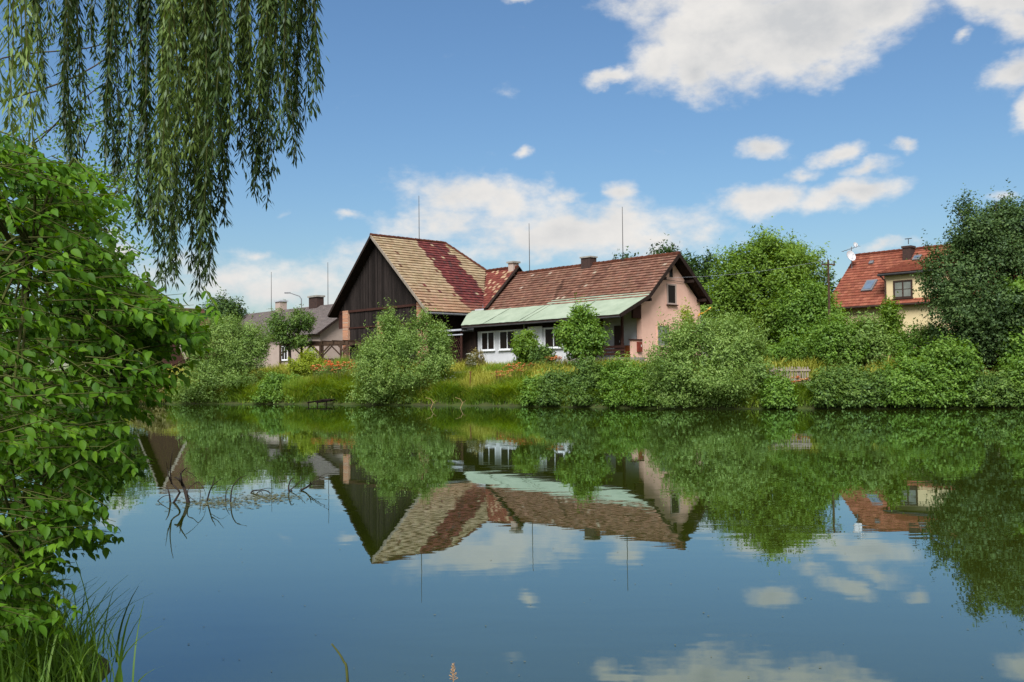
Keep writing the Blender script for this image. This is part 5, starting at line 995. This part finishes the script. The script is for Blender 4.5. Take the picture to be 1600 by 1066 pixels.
for i in range(1250):
    ly = rng.integers(0, 17); ty = 240+ly*45+rng.normal(0, 17); xr = np.interp(ty, ENV_Y, ENV_X); edge = rng.random() < .28
    tx = xr-rng.uniform(-30, 45)*(1.5 if rng.random() < .3 else .8) if edge else rng.uniform(-70, max(10, xr-15)); Y = rng.uniform(3.7, 4.7) if edge else rng.uniform(3.6, 5.4)
    if i >= 1160: ty = rng.uniform(462, 548); tx = rng.uniform(190, 312)
    if 860 < ty < 945 and 85 < tx < 130 and rng.random() < .7: continue
    tip = atY(tx, ty, Y)-s0
    dirv = unit(np.array([rng.uniform(.5, 1.0), rng.normal(-.1, .4), rng.normal(-.14, .28)])); Lt = rng.uniform(.2, .4); st0 = tip-dirv*Lt+np.array([0, 0, -.02])
    if i % 7 == 0:
        j = np.argmin(((allc-st0)**2).sum(1)); stem.tube(curve([allc[j], (allc[j]+st0)/2+np.array([0, 0, .05]), st0], 4), list(np.linspace(.008, .0045, 9)), 5)
    stem.tube([st0, st0+dirv*Lt*.5+np.array([0, 0, .012]), tip], [.003, .002, .001], 4)
    tint = rng.normal(0, .13)
    for k in range(int(Lt/.035)+1):
        b = st0+dirv*(Lt*(.15+.85*k/max(1, int(Lt/.035))))
        for sg in (-1, 1):
            sidev = unit(np.cross(dirv, (0, 0, 1))*sg+rng.normal(0, .42, 3)); fwd = unit(dirv*rng.uniform(.4, 1.0)+sidev*.8+np.array([0, 0, rng.normal(-.55, .42)]))
            LEAVES.append((b, fwd, unit(np.array([rng.normal(0, .35), rng.normal(-.35, .35), 1.0])), rng.uniform(.026, .058), np.clip(.5+tint+rng.normal(0, .16), 0, 1)))
stem.build('branches', 'twig_green', st_)
def leaf_verts(b, D, U, size):
    S = unit(np.cross(U, D)); Uu = np.cross(D, S); return b+size*(LFV[:, :1]*D+LFV[:, 1:2]*S*.95+LFV[:, 2:3]*Uu)
def screen_rank(L_):
    p = L_[0]+s0-CAMP; z = p@_fw; x = CX+FOC*(p@_rt)/z; y = CY-FOC*(p@_up)/z
    return (L_[3]/z) if (0 < x < 1600 and 0 < y < 1066) else 0
order = sorted(range(len(LEAVES)), key=lambda i: -screen_rank(LEAVES[i])); single = set(order[:300])
Vs, Qs, vs_ = [], [], []; o = 0
for i, (b, D, U, s_, v_) in enumerate(LEAVES):
    if i in single: continue
    Vs.append(leaf_verts(b, D, U, s_)); Qs.append(LFQ+o); o += len(LFV); vs_.append(np.full(len(LFQ), v_))
mesh_np('foliage', np.concatenate(Vs), np.concatenate(Qs), MATS['leaf_near'], st_, v=np.concatenate(vs_), kind='stuff', smooth=True)
protos = []
for q in range(6):
    me_o = mesh_np('leaf', LFV*np.array([1, rng.uniform(.85, 1.05), rng.uniform(.6, 1.4)]), LFQ, MATS['leaf_near'], st_, v=np.full(len(LFQ), .38+.05*q), smooth=True); protos.append(me_o.data); bpy.data.objects.remove(me_o)
for i in single:
    b, D, U, s_, v_ = LEAVES[i]; S = unit(np.cross(U, D)); Uu = np.cross(D, S)
    ob = bpy.data.objects.new('leaf', protos[int(np.clip((v_-.35)/.05, 0, 5))]); COL.objects.link(ob); ob.parent = st_
    ob.matrix_local = mathutils.Matrix(((D[0]*s_, S[0]*s_*.95, Uu[0]*s_, b[0]), (D[1]*s_, S[1]*s_*.95, Uu[1]*s_, b[1]), (D[2]*s_, S[2]*s_*.95, Uu[2]*s_, b[2]), (0, 0, 0, 1)))

# near grass
def near_tuft(name, label, px, py, n, spread_, hgt, lean, az0=None):
    p = atZ(px, py, .25); z0 = max(gz(p[0], p[1]), .0); t = thing(name, label, 'grass', (p[0], p[1], z0))
    B = np.c_[rng.normal(0, spread_, n), rng.normal(0, spread_*.6, n), np.full(n, -.05)]; H = hgt*rng.uniform(.5, 1.1, n)
    V, Q, k = blades(B, H, rng.uniform(*lean, n), rng.uniform(.002, .0055, n), 6); mesh_np('blades', V, Q, MATS['leaf_mid'], t, v=np.repeat(np.clip(rng.normal(.4, .2, n), 0, 1), k), kind='stuff'); return t
near_tuft('grass_tuft', 'long green grass blades in the bottom left corner', 8, 1085, 170, .13, .62, (.15, .8))
near_tuft('grass_tuft', 'grass leaning over the water right of the corner tuft', 60, 1092, 120, .11, .52, (.2, .8))
near_tuft('grass_tuft', 'short grass tips at the bottom edge below the shrub', 98, 1085, 150, .10, .38, (.2, .8))
near_tuft('grass_tuft', 'dark grass tuft on the bank behind the corner grass', 55, 1035, 160, .16, .4, (.4, 1.1))
p = atY(543, 1066, 3.0); t = thing('curved_grass_plant', 'single curved grass blade rising at the bottom edge', 'grass', (p[0], p[1], gz(p[0], p[1]))); o_ = np.array(t.location)
c = curve([np.array([p[0]+.012, p[1], o_[2]])-o_, atY(543, 1066, 3.0)-o_, atY(536, 1032, 3.0)-o_, atY(518, 1006, 3.0)-o_], 6)
m_ = MB(); m_.tube(c, [.006*(1-.6*i/len(c)) for i in range(len(c))], 5); m_.build('blade', 'twig_green', t, smooth=True); m_ = MB(); m_.tube([c[0], c[0]+np.array([.05, .02, .14])], [.004, .001], 4); m_.build('side_blade', 'twig_green', t)
p = atY(709, 1066, 3.0); t = thing('grass_seed_head', 'pale grass seed head at the bottom edge', 'grass', (p[0], p[1], gz(p[0], p[1]))); o_ = np.array(t.location)
m_ = MB(); tp = atY(708, 1040, 3.0)-o_; m_.tube([(0, 0, 0), tp*np.array([1, 1, .6]), tp], [.0022, .0018, .0012], 4); m_.build('stalk', 'dry_grass', t)
m_ = MB()
for i in range(22):
    f = i/22; b = tp+np.array([0, 0, -.05*f]); an = i*2.4; e = b+np.array([math.cos(an)*.012*(.3+f), math.sin(an)*.012*(.3+f), .008]); m_.tube([b, e], [.0008, .0018], 4)
m_.build('seeds', 'dry_grass', t)
